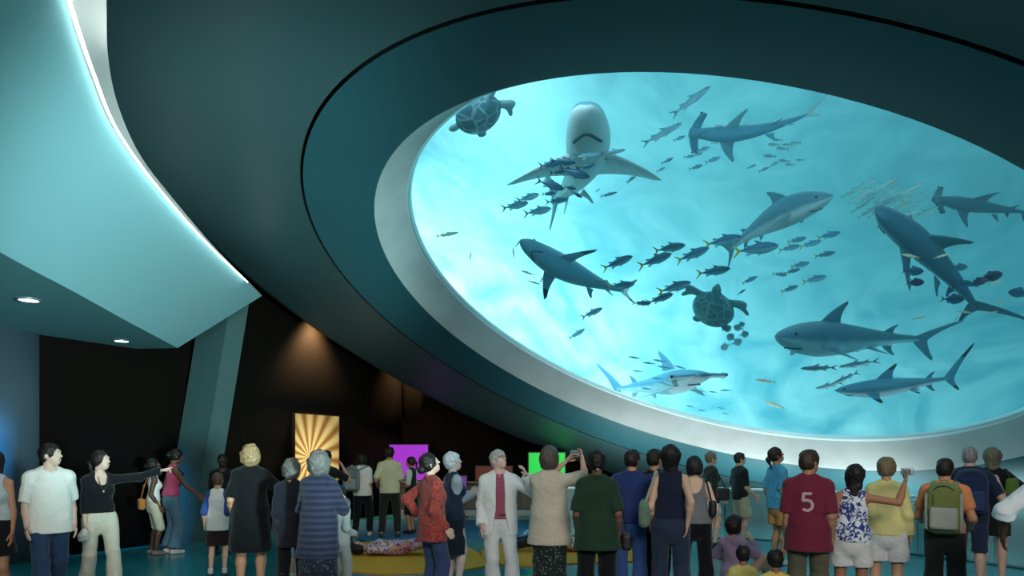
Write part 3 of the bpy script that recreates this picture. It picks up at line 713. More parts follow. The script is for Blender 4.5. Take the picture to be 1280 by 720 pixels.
def fish(kind, px, py, L, ang, w, mats, label, group, parts=True, roll=0, toward=0, flip=False, nm='fish'):
    """L: length in photo pixels; ang: heading in the photo, degrees (0 right, 90 up)"""
    key = (kind, mats[0].name, mats[1].name)
    c = wat(px, py, w); view = c-np.array([0, 0, CAMH]); D = view[1]; view = view/np.linalg.norm(view)
    rt = np.cross(view, [0, 0, 1.]); rt /= np.linalg.norm(rt); up = np.cross(rt, view)
    A = math.radians(ang); f = rt*math.cos(A)+up*math.sin(A); f = f*math.cos(math.radians(toward))-view*math.sin(math.radians(toward))
    dz = up*(1 if abs(math.cos(A)) > .2 else 0)+rt*(-math.sin(A) if abs(math.cos(A)) <= .2 else 0)+view*math.sin(math.radians(roll)); dz = dz-(dz@f)*f; dz /= np.linalg.norm(dz); ly = np.cross(dz, f)
    s = L/F*D
    if key not in FM:
        b, t, e = fish_mesh(kind)
        if parts:
            o1 = b.build(nm, [mats[0]], 1); o2 = t.build('tail_fin', [mats[1]], 1, o1); o3 = e.build('eyes', [EYEM], 1, o1)
        else:
            nb = len(b.F); b.add(t.V, t.F, t.S, [1]*len(t.F)); b.add(e.V, e.F, e.S, [2]*len(e.F)); o1 = b.build(nm, [mats[0], mats[1], EYEM], 1); o2 = o3 = None
        FM[key] = (o1, o2, o3); r = o1
    else:
        o1, o2, o3 = FM[key]; r = o1.copy(); C.objects.link(r)
        for ch in (o2, o3):
            if ch is not None: q = ch.copy(); C.objects.link(q); q.parent = r
    M = Matrix(((f[0], ly[0], dz[0]), (f[1], ly[1], dz[1]), (f[2], ly[2], dz[2]))).to_4x4() @ Matrix.Scale(s, 4); M.translation = Vector(c)
    r.matrix_world = M
    for k in list(r.keys()):
        if k in ('label', 'category', 'group', 'kind'): del r[k]
    return tag(r, label, 'fish', group)
def shoal(kind, pts, mats, fmt, group, w=(1.5, 2.5), parts=False, **kw):
    """pts: (px, py, length, heading); labels count them from the left"""
    pts = sorted(pts); n = len(pts)
    for i, p in enumerate(pts):
        ww = p[4] if len(p) > 4 else random.uniform(*w)
        fish(kind, p[0], p[1], p[2], p[3]+random.uniform(-3, 3), ww, mats, fmt % ORD[i], group, parts, toward=random.uniform(-18, 18), roll=random.uniform(-25, 10), **kw)
YEL = plain('yellow_tail', 'c6b53a', .5); TUNA = two_tone('blue_tuna_skin', '27688a', '7cbccc', .6, .3); STEEL = two_tone('steel_fish_skin', '3c8cab', '98ccda', .6, .3); STT = plain('steel_tail', '2c667c', .5)
CREAMF = two_tone('cream_fish_skin', 'd9c9a8', 'f0ead8', .6, .3); CRT = plain('cream_tail', 'd8c05a', .5); DARKF = two_tone('dark_fish_skin', '245672', '4788a0', .7, .3); DKT = plain('dark_tail', '1b3344', .5); PURP = two_tone('purple_fish_skin', '2f3350', '4b5574', .7, .3)
SILV = two_tone('silver_fish_skin', '86c8cc', 'eef6ea', .45, .4, rough=.2); GREYF = two_tone('grey_fish_skin', '5c93a4', 'aed0d8', .6, .3); GRT = plain('grey_tail', '4c666e', .5); SPADE = two_tone('spade_fish_skin', '5c9aa4', '8cc0c6', .6, .4); SPT = plain('spade_tail', '5c9aa4', .5)
shoal('tuna', [(772, 328, 40, 22), (819, 325, 44, 16), (837, 310, 40, 10), (866, 318, 42, 18), (904, 301, 46, 8), (945, 311, 54, 4), (892, 339, 42, 8), (843, 359, 42, 16), (825, 373, 34, 14), (802, 379, 24, -4), (776, 357, 36, 6)], (TUNA, YEL), 'blue fish with yellow tail, %s from the left in the middle shoal', 'yellow-tailed fish of the middle shoal', (1.2, 2.2), True)
shoal('tuna', [(740, 391, 30, 25), (721, 417, 24, 30)], (STEEL, STT), 'blue fish below the black-finned shark, %s from the left of two', 'pair of blue fish below the black-finned shark', parts=True)
shoal('tuna', [(996, 300, 24, 6), (987, 310, 26, 8), (1013, 305, 26, 12), (1036, 294, 28, 6), (1031, 318, 24, 4), (1000, 331, 24, 10), (990, 339, 20, 8), (975, 343, 18, -10), (1018, 349, 28, 10), (987, 361, 22, 14), (937, 350, 20, 20), (927, 365, 12, 30)], (STEEL, YEL), 'small blue fish, %s from the left in the shoal right of the turtle', 'small blue fish right of the turtle', (1.6, 2.8))
shoal('slim', [(793, 447, 16, 172), (811, 454, 16, 172), (824, 451, 16, 168), (830, 459, 18, 170), (797, 464, 14, 175), (850, 459, 14, 165), (821, 473, 14, 172), (828, 479, 12, 174), (808, 486, 14, 170), (837, 482, 16, 172), (877, 489, 10, 170), (891, 490, 10, 170), (907, 488, 14, 178), (863, 508, 10, 170), (877, 513, 10, 170), (901, 510, 9, 165), (907, 517, 8, 165)], (STEEL, STT), 'tiny slim fish, %s from the left around the lower hammerhead', 'tiny fish around the lower hammerhead', (.9, 1.6))
shoal('tuna', [(849, 173, 16, 15), (878, 187, 18, 10), (872, 193, 14, 10), (861, 196, 14, 0), (834, 201, 16, 20), (891, 200, 20, 12), (870, 209, 18, 12), (826, 212, 12, 20), (789, 224, 14, 30)], (STEEL, STT), 'small dark fish, %s from the left below the upper hammerhead', 'small dark fish below the upper hammerhead', (2.5, 3.2))
shoal('tuna', [(967, 181, 16, 170), (978, 186, 16, 165), (994, 179, 14, 170), (962, 195, 16, 165), (980, 201, 14, 160), (987, 206, 12, 170), (968, 205, 12, 20), (955, 212, 14, 15), (940, 208, 12, 15), (984, 181, 12, 170), (1000, 200, 10, 170), (972, 175, 12, 170)], (GREYF, GRT), 'small grey fish, %s from the left behind the upper hammerhead tail', 'small grey fish behind the upper hammerhead', (2.4, 3.4))
shoal('tuna', [(688, 205, 30, 10, .7), (704, 202, 32, -6, .6), (718, 216, 40, -18, .55), (733, 208, 22, 10, .6), (688, 231, 36, -16, .7), (686, 242, 18, 4, .8), (721, 243, 16, -30, .6), (713, 235, 16, -10, .7), (699, 214, 24, 8, .6)], (DARKF, DKT), 'dark fish, %s from the left in front of the pale-bellied shark', 'dark fish in front of the pale-bellied shark', parts=True)
shoal('tuna', [(672, 264, 36, 10), (644, 257, 34, 12), (660, 247, 30, 14), (696, 251, 28, 8)], (STEEL, GRT), 'blue-grey fish, %s from the left below the pale-bellied shark fin', 'blue-grey fish left of the pale-bellied shark', (1.3, 2), True)
shoal('slim', [(766, 190, 34, 4, .8), (738, 194, 44, 6, .75), (766, 202, 22, -25, .9), (761, 243, 22, 10, 1), (790, 224, 14, 35, 1.2), (785, 206, 7, 40, 1.2), (747, 238, 8, 30, 1)], (GREYF, GRT), 'slim grey fish, %s from the left by the pale-bellied shark right fin', 'slim grey fish right of the pale-bellied shark')
shoal('slim', [(559, 293, 30, 12), (588, 321, 12, 80), (648, 304, 14, 45), (642, 316, 14, 100), (660, 341, 18, 160), (667, 353, 16, -20), (677, 350, 12, 60)], (CREAMF, CRT), 'small cream fish, %s from the left near the left rim of the window', 'cream fish at the left of the window', (1.2, 1.8))
shoal('slim', [(957, 476, 26, 172, 1.4), (968, 506, 26, 158, 1.2)], (CREAMF, CRT), 'pale fish with yellow tail, %s from the left right of the lower hammerhead', 'pale fish right of the lower hammerhead', parts=True)
shoal('slim', [(1023, 460, 42, 178, 1.0), (1073, 455, 46, 184, 2.4), (1036, 482, 34, 190, 1.8), (1056, 473, 34, 205, 2.0)], (GREYF, GRT), 'grey fish, %s from the left between the two low sharks', 'grey fish between the two low sharks', parts=True)
shoal('deep', [(1141, 339, 24, -10, 1.0), (1199, 334, 18, -5, 1.0), (1202, 356, 22, 8, .9), (1191, 374, 26, -6, 1.0), (1275, 366, 26, 170, 1.5)], (DARKF, DKT), 'dark oval fish, %s from the left below the diving shark', 'dark oval fish below the diving shark', parts=True)
shoal('deep', [(1223, 352, 20, 10, 1.0), (1238, 346, 26, 12, 1.1), (1144, 353, 20, -4, 1.0)], (PURP, DKT), 'purplish oval fish, %s from the left below the diving shark', 'purplish oval fish below the diving shark')
shoal('slim', [(1138, 320, 22, 160, .9), (1177, 320, 18, 10, .9), (1245, 353, 16, 10, 1), (1251, 377, 14, 10, 1.5), (1205, 390, 16, -10, 1.4), (1240, 391, 14, 10, 1.4), (1149, 397, 16, 10, 1.6), (1196, 398, 9, 60, 1.6)], (CREAMF, CRT), 'small pale fish, %s from the left below the diving shark', 'small pale fish below the diving shark')
rs = random.Random(3)
sv = []
for r_ in range(5):
    for k in range(5):
        if (r_, k) in ((0, 4), (4, 0)): continue
        sv.append((1068+k*15+r_*6+rs.uniform(-4, 4), 238+r_*9.5-k*2.5+rs.uniform(-3, 3), rs.uniform(26, 36), 24+rs.uniform(-6, 6), 2.6+rs.uniform(0, .8)))
shoal('slim', sv, (SILV, plain('silver_tail', '9fd0bd', .3)), 'silvery fish, %s from the left in the tight shoal above the diving shark', 'tight shoal of silvery fish')
shoal('disc', [(908, 411, 13, 20), (923, 410, 13, 160), (930, 418, 12, 10), (914, 422, 13, 140), (907, 433, 13, 200), (921, 428, 13, 20), (926, 406, 10, 10)], (SPADE, SPT), 'round pale blue fish, %s from the left in the cluster below the turtle', 'round fish below the turtle', (2.3, 2.8))
fish('slim', 864, 126, 54, 30, 3.4, (GREYF, GRT), 'long grey fish curving up right at the top of the window', None, True)
fish('slim', 828, 167, 52, 22, 3.0, (GREYF, GRT), 'long grey fish left of the upper hammerhead head', None, True)
# the water that fills the tank
m, nt, b = newmat('sea_water')
for nd in list(nt.nodes):
    if nd.type == 'BSDF_PRINCIPLED': nt.nodes.remove(nd)
out = [n for n in nt.nodes if n.type == 'OUTPUT_MATERIAL'][0]
va = nt.nodes.new('ShaderNodeVolumeAbsorption'); va.inputs[0].default_value = lin('6ae2ea'); va.inputs[1].default_value = WATER_ABS
vs = nt.nodes.new('ShaderNodeVolumeScatter'); vs.inputs[0].default_value = lin('b4ecee'); vs.inputs[1].default_value = WATER_SC; vs.inputs[2].default_value = .3
ad = nt.nodes.new('ShaderNodeAddShader'); nt.links.new(va.outputs[0], ad.inputs[0]); nt.links.new(vs.outputs[0], ad.inputs[1]); nt.links.new(ad.outputs[0], out.inputs['Volume'])
o = revolve('sea_water', [(.01, -.57), (Rk-.1, -.57), (R3-.45, -.6)]+[(r-.28, t-.22) for r, t in RT[1:]]+[(.01, TOPT-.21)], m, 96); tag(o, 'clear blue-green sea water filling the tank', 'water', kind='stuff')
# ================================================================== PEOPLE
def rotm(ax, deg):
    return np.array(Matrix.Rotation(math.radians(deg), 3, ax))
def ik(a, b, l1, l2, pole):
    a = np.array(a, float); b = np.array(b, float); d = b-a; L = np.linalg.norm(d)
    if L > (l1+l2)*.995: b = a+d/L*(l1+l2)*.995; d = b-a; L = np.linalg.norm(d)
    u = d/L; x = (l1*l1-l2*l2+L*L)/(2*L); hgt = math.sqrt(max(0, l1*l1-x*x))
    p = np.array(pole, float); p = p-(p@u)*u; p /= np.linalg.norm(p)+1e-9
    return a+u*x+p*hgt, b
EYEW = plain('eye_white', 'e8e6e0', .3); EYED = plain('eye_dark', '1c1410', .2)
_skin = {}
def skin(col):
    if col not in _skin:
        m = plain('skin_'+col, col, .55, bump=.05, bscale=60, var=.06, vscale=8); l = plain('lips_'+col, ''.join('%02x' % max(0, int(int(col[i:i+2], 16)*f)) for i, f in ((0, .78), (2, .58), (4, .58))), .45)
        _skin[col] = (m, l)
    return _skin[col]
LIGHT, TAN, DARKS, PALE = 'd2a48a', 'b98263', '5d3d2c', 'dcb9a4'
def hand_mesh(w, d, palm, thumb_side, s, curl, h, point=False):
    """w wrist, d direction of the hand, palm normal, thumb_side unit vector across"""
    d = d/np.linalg.norm(d); palm = palm-(palm@d)*d; palm /= np.linalg.norm(palm); ac = thumb_side
    P = [Cap(w-d*.03*s, w+d*.02*s, .026*s, .028*s, .75, palm), Cap(w+d*.015*s+ac*.014*s, w+d*.08*s+ac*.022*s, .025*s, .021*s, .6, palm), Cap(w+d*.015*s-ac*.014*s, w+d*.075*s-ac*.022*s, .025*s, .02*s, .6, palm)]
    for i, (o, ln) in enumerate(((.032, .068), (.011, .076), (-.011, .071), (-.031, .056))):
        c = curl
        if point: c = .05 if i == 0 else 1.25
        b0 = w+d*(.085-.004*abs(i-1))*s+ac*o*s
        prev = b0-d*.02*s; ang = 0; p = b0
        P.append((Cap(prev, p, .0105*s, .0102*s), .006))
        for j, f in enumerate((.45, .33, .25)):
            ang += c*(.55 if j == 0 else .6)
            q = p+(d*math.cos(ang)+palm*math.sin(ang)+ac*(o*.5)*(.5 if j == 0 else 0))*ln*f*s
            P.append((Cap(p, q, (.0100-.0008*j)*s, (.0094-.0009*j)*s), .004)); p = q
    t0 = w+d*.022*s+ac*.026*s; t1 = t0+(d*.6+ac*.75+palm*.25)*.038*s; t2 = t1+(d*.9+ac*.25+palm*(.2+.4*min(curl, 1)))*.03*s; t3 = t2+(d*.95+ac*.0+palm*(.2+.5*min(curl, 1)))*.024*s
    P += [(Cap(t0, t1, .015*s, .0125*s), .01), (Cap(t1, t2, .0118*s, .0105*s), .004), (Cap(t2, t3, .0105*s, .0085*s), .004)]
    return sdf_mesh(P, h, k=.012*s)
def hair_mat(col):
    if ('hair', col) in _mats: return _mats[('hair', col)]
    m, nt, b = newmat('hair'); L = nt.links
    tc = nt.nodes.new('ShaderNodeTexCoord'); mp = nt.nodes.new('ShaderNodeMapping'); mp.inputs['Scale'].default_value = (1, 1, .16); L.new(tc.outputs['Object'], mp.inputs[0])
    n = nt.nodes.new('ShaderNodeTexNoise'); n.inputs['Scale'].default_value = 95; n.inputs['Detail'].default_value = 3; n.inputs['Distortion'].default_value = .6; L.new(mp.outputs[0], n.inputs['Vector'])
    r = nt.nodes.new('ShaderNodeValToRGB'); c = lin(col); r.color_ramp.elements[0].position = .32; r.color_ramp.elements[0].color = tuple(x*.5 for x in c[:3])+(1,); r.color_ramp.elements[1].position = .68; r.color_ramp.elements[1].color = tuple(min(1, x*1.3+.003) for x in c[:3])+(1,)
    L.new(n.outputs[0], r.inputs[0]); L.new(r.outputs[0], b.inputs['Base Color']); b.inputs['Roughness'].default_value = .5; b.inputs['Specular IOR Level'].default_value = .35
    bp = nt.nodes.new('ShaderNodeBump'); bp.inputs['Strength'].default_value = .55; bp.inputs['Distance'].default_value = .012; L.new(n.outputs[0], bp.inputs['Height']); L.new(bp.outputs[0], b.inputs['Normal'])
    _mats[('hair', col)] = m; return m
PEOPLE = {}
def person(label, px, Y, H, yaw=0, sex='w', col=LIGHT, fat=1.0, lean=(0, 0), head=(0, 0), aR=None, aL=None, poleR=None, poleL=None, curl=(.35, .35), point=(False, False),
           pose='stand', top=None, inner=None, bot=None, hair=None, shoe='2a2624', lie=None, hs=None, group=None, turn=0, sock=None, name=None, z0=0, lift=None):
    s = H/1.75
    if hs is None: hs = s*.96 if H > 1.45 else s*(1+.35*(1.45-H))
    yaw -= math.degrees(math.atan((px-640)/F))
    g = .0105 if Y < 9 else .0145
    man = sex == 'm'; kid = sex == 'c'
    fat = 1+(fat-1)*.55; sw = (.158 if man else .140 if not kid else .134)*fat**.5; hw = .092 if man else .098 if not kid else .08
    ff = fat
    # ---- skeleton (person faces +y, right hand at +x)
    pel = np.array([0, 0, .95])*s; hipz = .91*s
    if pose == 'sit': pel = np.array([0, 0, .14])*s; hipz = .10*s
    RT_ = rotm('Z', turn) @ rotm('Y', lean[1]) @ rotm('X', -lean[0])
    def U(x, y, z): return pel+RT_ @ (np.array([x, y, z-.95])*s)       # upper body point given in standing coordinates
    fw = RT_ @ np.array([0, 1., 0]); upv = RT_ @ np.array([0, 0, 1.]); rt = RT_ @ np.array([1., 0, 0])
    shR, shL = U(sw, -.01, 1.392), U(-sw, -.01, 1.392)
    ua, fa = .30*s, .255*s
    def arm(t, sh, sx, pole):
        t = (sx*(sw+.052*ff**.5), .04, .85) if t is None else t
        if t[2] < 1.0 and abs(t[0]) > .19: t = (sx*(.19+(abs(t[0])-.19)*.4+.03*(ff-1)), t[1], t[2])
        pole = (sx*.12, -1, .0) if pole is None else pole
        return ik(sh, U(*t), ua, fa, RT_ @ np.array(pole, float))
    elR, wrR = arm(aR, shR, 1, poleR); elL, wrL = arm(aL, shL, -1, poleL)
    hpR, hpL = np.array([hw*s, 0, hipz]), np.array([-hw*s, 0, hipz])
    if pose == 'stand': fR, fL = (.105, .015, .085), (-.105, -.02, .085)
    elif pose == 'apart': fR, fL = (.15, .03, .085), (-.15, -.03, .085)
    elif pose == 'walk': fR, fL = (.09, .24, .09), (-.08, -.26, .13)
    elif pose == 'walk2': fR, fL = (.08, -.26, .13), (-.09, .24, .09)
    elif pose == 'hipshot': fR, fL = (.07, .02, .085), (-.16, .05, .085)
    elif pose == 'sit': fR, fL = (.20, .42, .07), (-.20, .40, .07)
    fR = np.array(fR)*s; fL = np.array(fL)*s
    knR, anR = ik(hpR, fR, .425*s, .415*s, (0.12, 1, .0) if pose != 'sit' else (.5, .3, 1)); knL, anL = ik(hpL, fL, .425*s, .415*s, (-.12, 1, 0) if pose != 'sit' else (-.5, .3, 1))
    nk = U(0, -.015, 1.455); RH = RT_ @ rotm('Z', head[0]) @ rotm('X', head[1])
    hc = nk+RT_ @ np.array([0, .0, .084*s])+RH @ np.array([0, .028, .095])*hs
    def Hd(x, y, z): return hc+RH @ (np.array([x, y, z])*hs)
    # ---- torso primitives
    if man: W = dict(p=.150, w=.140, c=.150, b=0)
    elif kid: W = dict(p=.140, w=.132, c=.138, b=0)
    else: W = dict(p=.160, w=.120, c=.130, b=1)
    W = {k: v*ff if k != 'b' else v for k, v in W.items()}
    def torso(e=0.0):
        P = [Cap(U(0, -.01, .90), U(0, -.01, .99), (W['p']-.005)*s+e, (W['p']*.97)*s+e, .68, fw), Cap(U(0, 0, 1.0), U(0, .0, 1.16), W['p']*.93*s+e, W['w']*s+e, .68, fw),
             Cap(U(0, 0, 1.15), U(0, 0, 1.30), W['w']*s+e, W['c']*s+e, .66, fw), Cap(U(0, -.005, 1.28), U(0, -.012, 1.375), W['c']*s+e, (W['c']-.035)*s+e, .64, fw),
             Cap(shR-rt*.01*s, U(.05, -.015, 1.44), .052*s+e, .05*s+e), Cap(shL+rt*.01*s, U(-.05, -.015, 1.44), .052*s+e, .05*s+e)]
        if W['b']: P += [(Ell(U(.068, .068, 1.268), np.array([.062, .056, .064])*s*ff**.5+e), .06*s), (Ell(U(-.068, .068, 1.268), np.array([.062, .056, .064])*s*ff**.5+e), .06*s)]
        if ff > 1.12 and man: P += [Ell(U(0, .05, 1.08), np.array([.15, .13, .16])*s*ff+e)]
        return P
    ar = (.050 if man else .043)*s*(.5+.5*ff)
    def limb_arm(sh, el, wr, e=0):
        return [Cap(sh, el, ar*1.08+e, ar*.82+e), Cap(el, el+(wr-el)*.3, ar*.82+e, ar*.84+e), Cap(el+(wr-el)*.3, wr, ar*.84+e, ar*.52+e)]
    lt = (.084 if man else .086)*s*(.5+.5*ff)
    if kid: lt = .072*s*ff
    def limb_leg(hp, kn, an, e=0):
        d = an-kn; bk = np.array([0, -.012*s, 0])
        return [Cap(hp, kn, lt+e, lt*.66+e), Cap(kn, kn+d*.3+bk, lt*.63+e, lt*.66+e), Cap(kn+d*.3+bk, an, lt*.66+e, lt*.42+e)]
    # ---- body: one closed surface; head and hands on a finer grid, same mesh
    body = torso()+[(Cap(nk-upv*.04*s, hc-RH @ np.array([0, .02, .05])*hs, (.058 if man else .05)*s, (.056 if man else .047)*s), .02)]
    for x in (limb_arm(shR, elR, wrR), limb_arm(shL, elL, wrL), limb_leg(hpR, knR, anR), limb_leg(hpL, knL, anL)): body += [(q, .025*s) for q in x]
    for an in (anR, anL): body += [(Cap(an+np.array([0, -.03*s, -.045*s]), an+np.array([0, .13*s, -.06*s]), .034*s, .026*s), .02*s)]
    V1, Q1 = sdf_mesh(body, g*1.15, k=.035*s)
    hd = [Ell(Hd(0, -.012, .032), np.array([.076, .096, .088])*hs, RH), (Ell(Hd(0, .022, -.045), np.array([.058, .068, .075])*hs, RH), .04), (Cap(Hd(0, .045, -.095), Hd(0, .062, -.09), .024*hs, .02*hs), .03),
          (Cap(Hd(0, .088, .012), Hd(0, .108, -.026), .009*hs, .013*hs), .014), (Cap(Hd(-.035, .078, .028), Hd(.035, .078, .028), .014*hs, .014*hs), .02),
          (Cap(Hd(-.018, .082, -.062), Hd(.018, .082, -.062), .012*hs, .012*hs), .012),
          (Ell(Hd(.077, -.012, -.012), np.array([.011, .019, .032])*hs, RH), .006), (Ell(Hd(-.077, -.012, -.012), np.array([.011, .019, .032])*hs, RH), .006),
          (Cap(hc-RH @ np.array([0, .02, .05])*hs-(hc-nk)*.35, hc-RH @ np.array([0, .02, .04])*hs, .05*s, .05*s), .03)]
    sk = [Ell(Hd(.031, .097, .008), np.array([.014, .012, .009])*hs, RH), Ell(Hd(-.031, .097, .008), np.array([.014, .012, .009])*hs, RH)]
    V2, Q2 = sdf_mesh(hd, .0068 if Y < 9 else .009, k=.02*hs, sub=sk)
    parts = [(V1, Q1, 0), (V2, Q2, 0)]
    for x in (.031, -.031):
        V, Q = sdf_mesh([Ell(Hd(x, .078, .008), np.array([.0125]*3)*hs)], .0045, k=0); parts.append((V, Q, 1))
        V, Q = sdf_mesh([Ell(Hd(x, .0865, .008), np.array([.0062]*3)*hs)], .003, k=0); parts.append((V, Q, 2))
    V, Q = sdf_mesh([Cap(Hd(-.02, .090, -.062), Hd(.02, .090, -.062), .0055*hs, .0055*hs)], .004, k=0); parts.append((V, Q, 3))
    for wr, el, sx, ci in ((wrR, elR, 1, 0), (wrL, elL, -1, 1)):
        d = (wr-el)/np.linalg.norm(wr-el)
        pm = -rt*sx if abs(d@rt) < .7 else -upv
        pm = pm-(pm@d)*d; pm /= np.linalg.norm(pm); ac = np.cross(d, pm)*sx
        if ac@fw < -.2 and abs(d@upv) > .5: ac = -ac
        V, Q = hand_mesh(wr, d, pm, ac, s*(1.0 if man else .93), curl[ci], .0048 if Y < 9 else .0066, point[ci]); parts.append((V, Q, 0))
    V, Q, M = joined(parts)
    sm, lm = skin(col)
    p = at(px, HORIZ, Y)
    root = mesh_np('person', V, Q, [sm, EYEW, EYED, lm], M)
    zmin = 0.0 if pose != 'sit' else -.035*s
    root.location = (p[0], Y, z0-zmin if lie is None else .13*s+.02)
    root.rotation_euler = (0, 0, math.radians(yaw)) if lie is None else (math.radians(-90) if lie > 0 else math.radians(90), 0, math.radians(yaw))
    tag(root, label, 'person', group)
    # ---- clothes follow the same skeleton
    def Sleeve(sh, el, wr, fr, e, flare=0):
        if fr <= 0: return []
        r0 = ar*1.12+e
        if fr <= .54: return [Cap(sh, sh+(el-sh)*fr/.54, r0+.004*s, ar*(1.08-.2*fr)+e+flare, cut=True)]
        q = el+(wr-el)*(fr-.54)/.46
        return [Cap(sh, el, r0, ar*.88+e), Cap(el, q, ar*.88+e, ar*(.8 if fr > .9 else .8)+e*.8+flare, cut=True)]
    def make_top(t, nm):
        e = (.008+.38*t.get('e', .012))*s
        P = torso(e)
        hem = t.get('hem', .86); fl = t.get('flare', W['p']*1.02)
        zs = t.get('waist', 1.0)
        if hem < .97: P.append((Cap(U(0, -.005, zs), U(0, -.005, hem-.0), W['p']*.98*s+e, fl*s+e, t.get('flat', .72), fw), .05*s))
        if t.get('wide'): P.append((Cap(U(0, 0, 1.3), U(0, 0, hem), (W['c']+.01)*s+e, fl*s+e, .72, fw), .06*s))
        fr = t.get('sleeve', .4)
        P += [(q, .03*s) for q in Sleeve(shR, elR, wrR, fr, e, t.get('sfl', .008)*s*.4)+Sleeve(shL, elL, wrL, fr, e, t.get('sfl', .008)*s*.4)]
        I = [Plane(U(0, 0, hem), -upv)]
        S = [Ell(U(0, .03, 1.50+.0), np.array([.062, .075, .075])*s)]
        nk_ = t.get('neck')
        if nk_ == 'v': S.append(Ell(U(0, .14, 1.43), np.array([.045, .12, .12])*s, RT_))
        if nk_ == 'scoop': S.append(Ell(U(0, .12, 1.45), np.array([.085, .13, .12])*s, RT_))
        if nk_ == 'back':   # thin straps, bare upper back and shoulders
            S += [Ell(U(0, -.10, 1.47), np.array([.10, .16, .17])*s, RT_)]
        if fr == 0:
            c = .030 if t.get('tank') else .012
            S += [Ell(U(sw+c*.4+.03, -.01, 1.40), np.array([.055+c, .12, .13])*s, RT_), Ell(U(-sw-c*.4-.03, -.01, 1.40), np.array([.055+c, .12, .13])*s, RT_)]
        if t.get('open'):   # jacket open at the front
            w0, w1 = t['open']
            S += [Cap(U(0, .16, 1.44), U(0, .2, 1.05), .052*s, w0*s, 3.0, fw), Cap(U(0, .2, 1.05), U(0, .2, hem-.1), w0*s, w1*s, 3.0, fw)]
        V, Q = sdf_mesh(P, g, k=.03*s, inter=I, sub=S, wob=.0055*s, wf=17/s)
        o = mesh_np(nm, V, Q, t['m'], None, True, root)
        if t.get('lab'): o['label'] = t['lab']
        if t.get('collar'):
            ring = [Cap(U(.058*math.cos(a), -.012+.062*math.sin(a), 1.468+(.012 if math.sin(a) < 0 else -.018)), U(.058*math.cos(a+.5), -.012+.062*math.sin(a+.5), 1.468+(.012 if math.sin(a+.5) < 0 else -.018)), .021*s, .021*s) for a in np.arange(-4.4, 1.1, .5)]
            sdf_obj('collar', ring, .007, t['m'], o, k=.008)
        return o
    made = {}
    if inner: made['inner'] = make_top(inner, inner.get('n', 'shirt'))
    if top: made['top'] = make_top(top, top.get('n', 'shirt'))
    if bot:
        k_ = bot['k']; e = bot.get('e', .014)*s; fr = bot.get('len', .97)
        zt = bot.get('z', 1.0)
        I = []
        if k_ == 'skirt':
            hem = bot.get('hem', .5); P = [Cap(U(0, -.005, 1.0), U(0, -.005, .9), W['p']*.9*s+e, W['p']*1.02*s+e, .72, fw), (Cap(np.array([0, -.005*s, .93*s]), np.array([0, 0, hem*s]), W['p']*1.02*s+e, bot.get('flare', .21)*s, bot.get('flat', .8), np.array([0, 1., 0])), .05)]
            I = [Plane((0, 0, hem*s), (0, 0, -1)), Plane(U(0, 0, zt), upv)]
        else:
            P = [Cap(U(0, -.01, .89), U(0, -.01, zt), (W['p']-.003)*s+e*.8, W['p']*.95*s+e*.8, .70, fw)]
            fl = bot.get('fl', .0)*s; st = bot.get('straight', .6)
            for hp, kn, an in ((hpR, knR, anR), (hpL, knL, anL)):
                if fr <= .5:
                    q = hp+(kn-hp)*fr/.5; P.append((Cap(hp, q, lt*1.02+e, lt*(1.0-.3*fr)+e+fl, cut=True), .025*s))
                else:
                    q = kn+(an-kn)*(fr-.5)/.5; P += [(Cap(hp, kn, lt*1.02+e, lt*.74+e), .025*s), (Cap(kn, q, lt*.74+e, lt*st+e+fl, cut=True), .02*s)]
            I = [Plane(U(0, 0, zt+.01), upv)]
        V, Q = sdf_mesh(P, g, k=.03*s, inter=I, wob=.0045*s, wf=19/s)
        o = mesh_np(bot.get('n', {'skirt': 'skirt'}.get(k_, 'shorts' if fr < .6 else 'trousers')), V, Q, bot['m'], None, True, root); made['bot'] = o
        if bot.get('lab'): o['label'] = bot['lab']
        if bot.get('belt'): sdf_obj('belt', [Cap(U(.9*W['p']*math.cos(a)*1.12, -.01+.72*W['p']*math.sin(a)*1.1, zt-.0), U(.9*W['p']*math.cos(a+.4)*1.12, -.01+.72*W['p']*math.sin(a+.4)*1.1, zt), .014*s, .014*s) for a in np.arange(0, 6.3, .4)], .009, plain('belt_leather', '2b2420', .5), o, k=.004)
    if shoe:
        sm_ = plain('shoe_'+shoe, shoe, .5)
        for an in (anR, anL):
            P = [Cap(an+np.array([0, -.035, -.045])*s, an+np.array([0, .14, -.055])*s, .043*s, .034*s), (Cap(an+np.array([0, -.02, 0])*s, an+np.array([0, .03, -.05])*s, .044*s, .045*s), .02)]
            o = sdf_obj('shoe', P, .011 if Y < 9 else .014, sm_, root, k=.02, inter=[Plane(an+np.array([0, 0, -.083])*s, (0, 0, -1)), Plane(an+np.array([0, 0, .0])*s, (0, 0, 1))])
    if hair:
        hm = hair_mat(hair['c'])
        e = hair.get('e', .014)*hs; st = hair['s']
        P = [Ell(Hd(0, -.014, .034), np.array([.078, .098, .09])*hs+e, RH)]; S = [Ell(Hd(0, .105, -.03), np.array([.072, .075, .105])*hs, RH)]; I = []
        if st in ('short', 'crop'):
            P.append((Ell(Hd(0, -.03, -.02), np.array([.072, .075, .075])*hs+e*.7, RH), .03)); I = []
            S += [Ell(Hd(0, .06, -.09), np.array([.11, .11, .08])*hs, RH), Ell(Hd(0, -.05, -.135), np.array([.12, .12, .06])*hs, RH), Ell(Hd(.088, -.0, -.03), np.array([.022, .03, .045])*hs, RH), Ell(Hd(-.088, -.0, -.03), np.array([.022, .03, .045])*hs, RH)]
        if st == 'bob': P += [(Ell(Hd(0, -.03, -.035), np.array([.092, .085, .10])*hs+e, RH), .04)]; S += [Ell(Hd(0, -.02, -.165), np.array([.14, .14, .055])*hs, RH)]
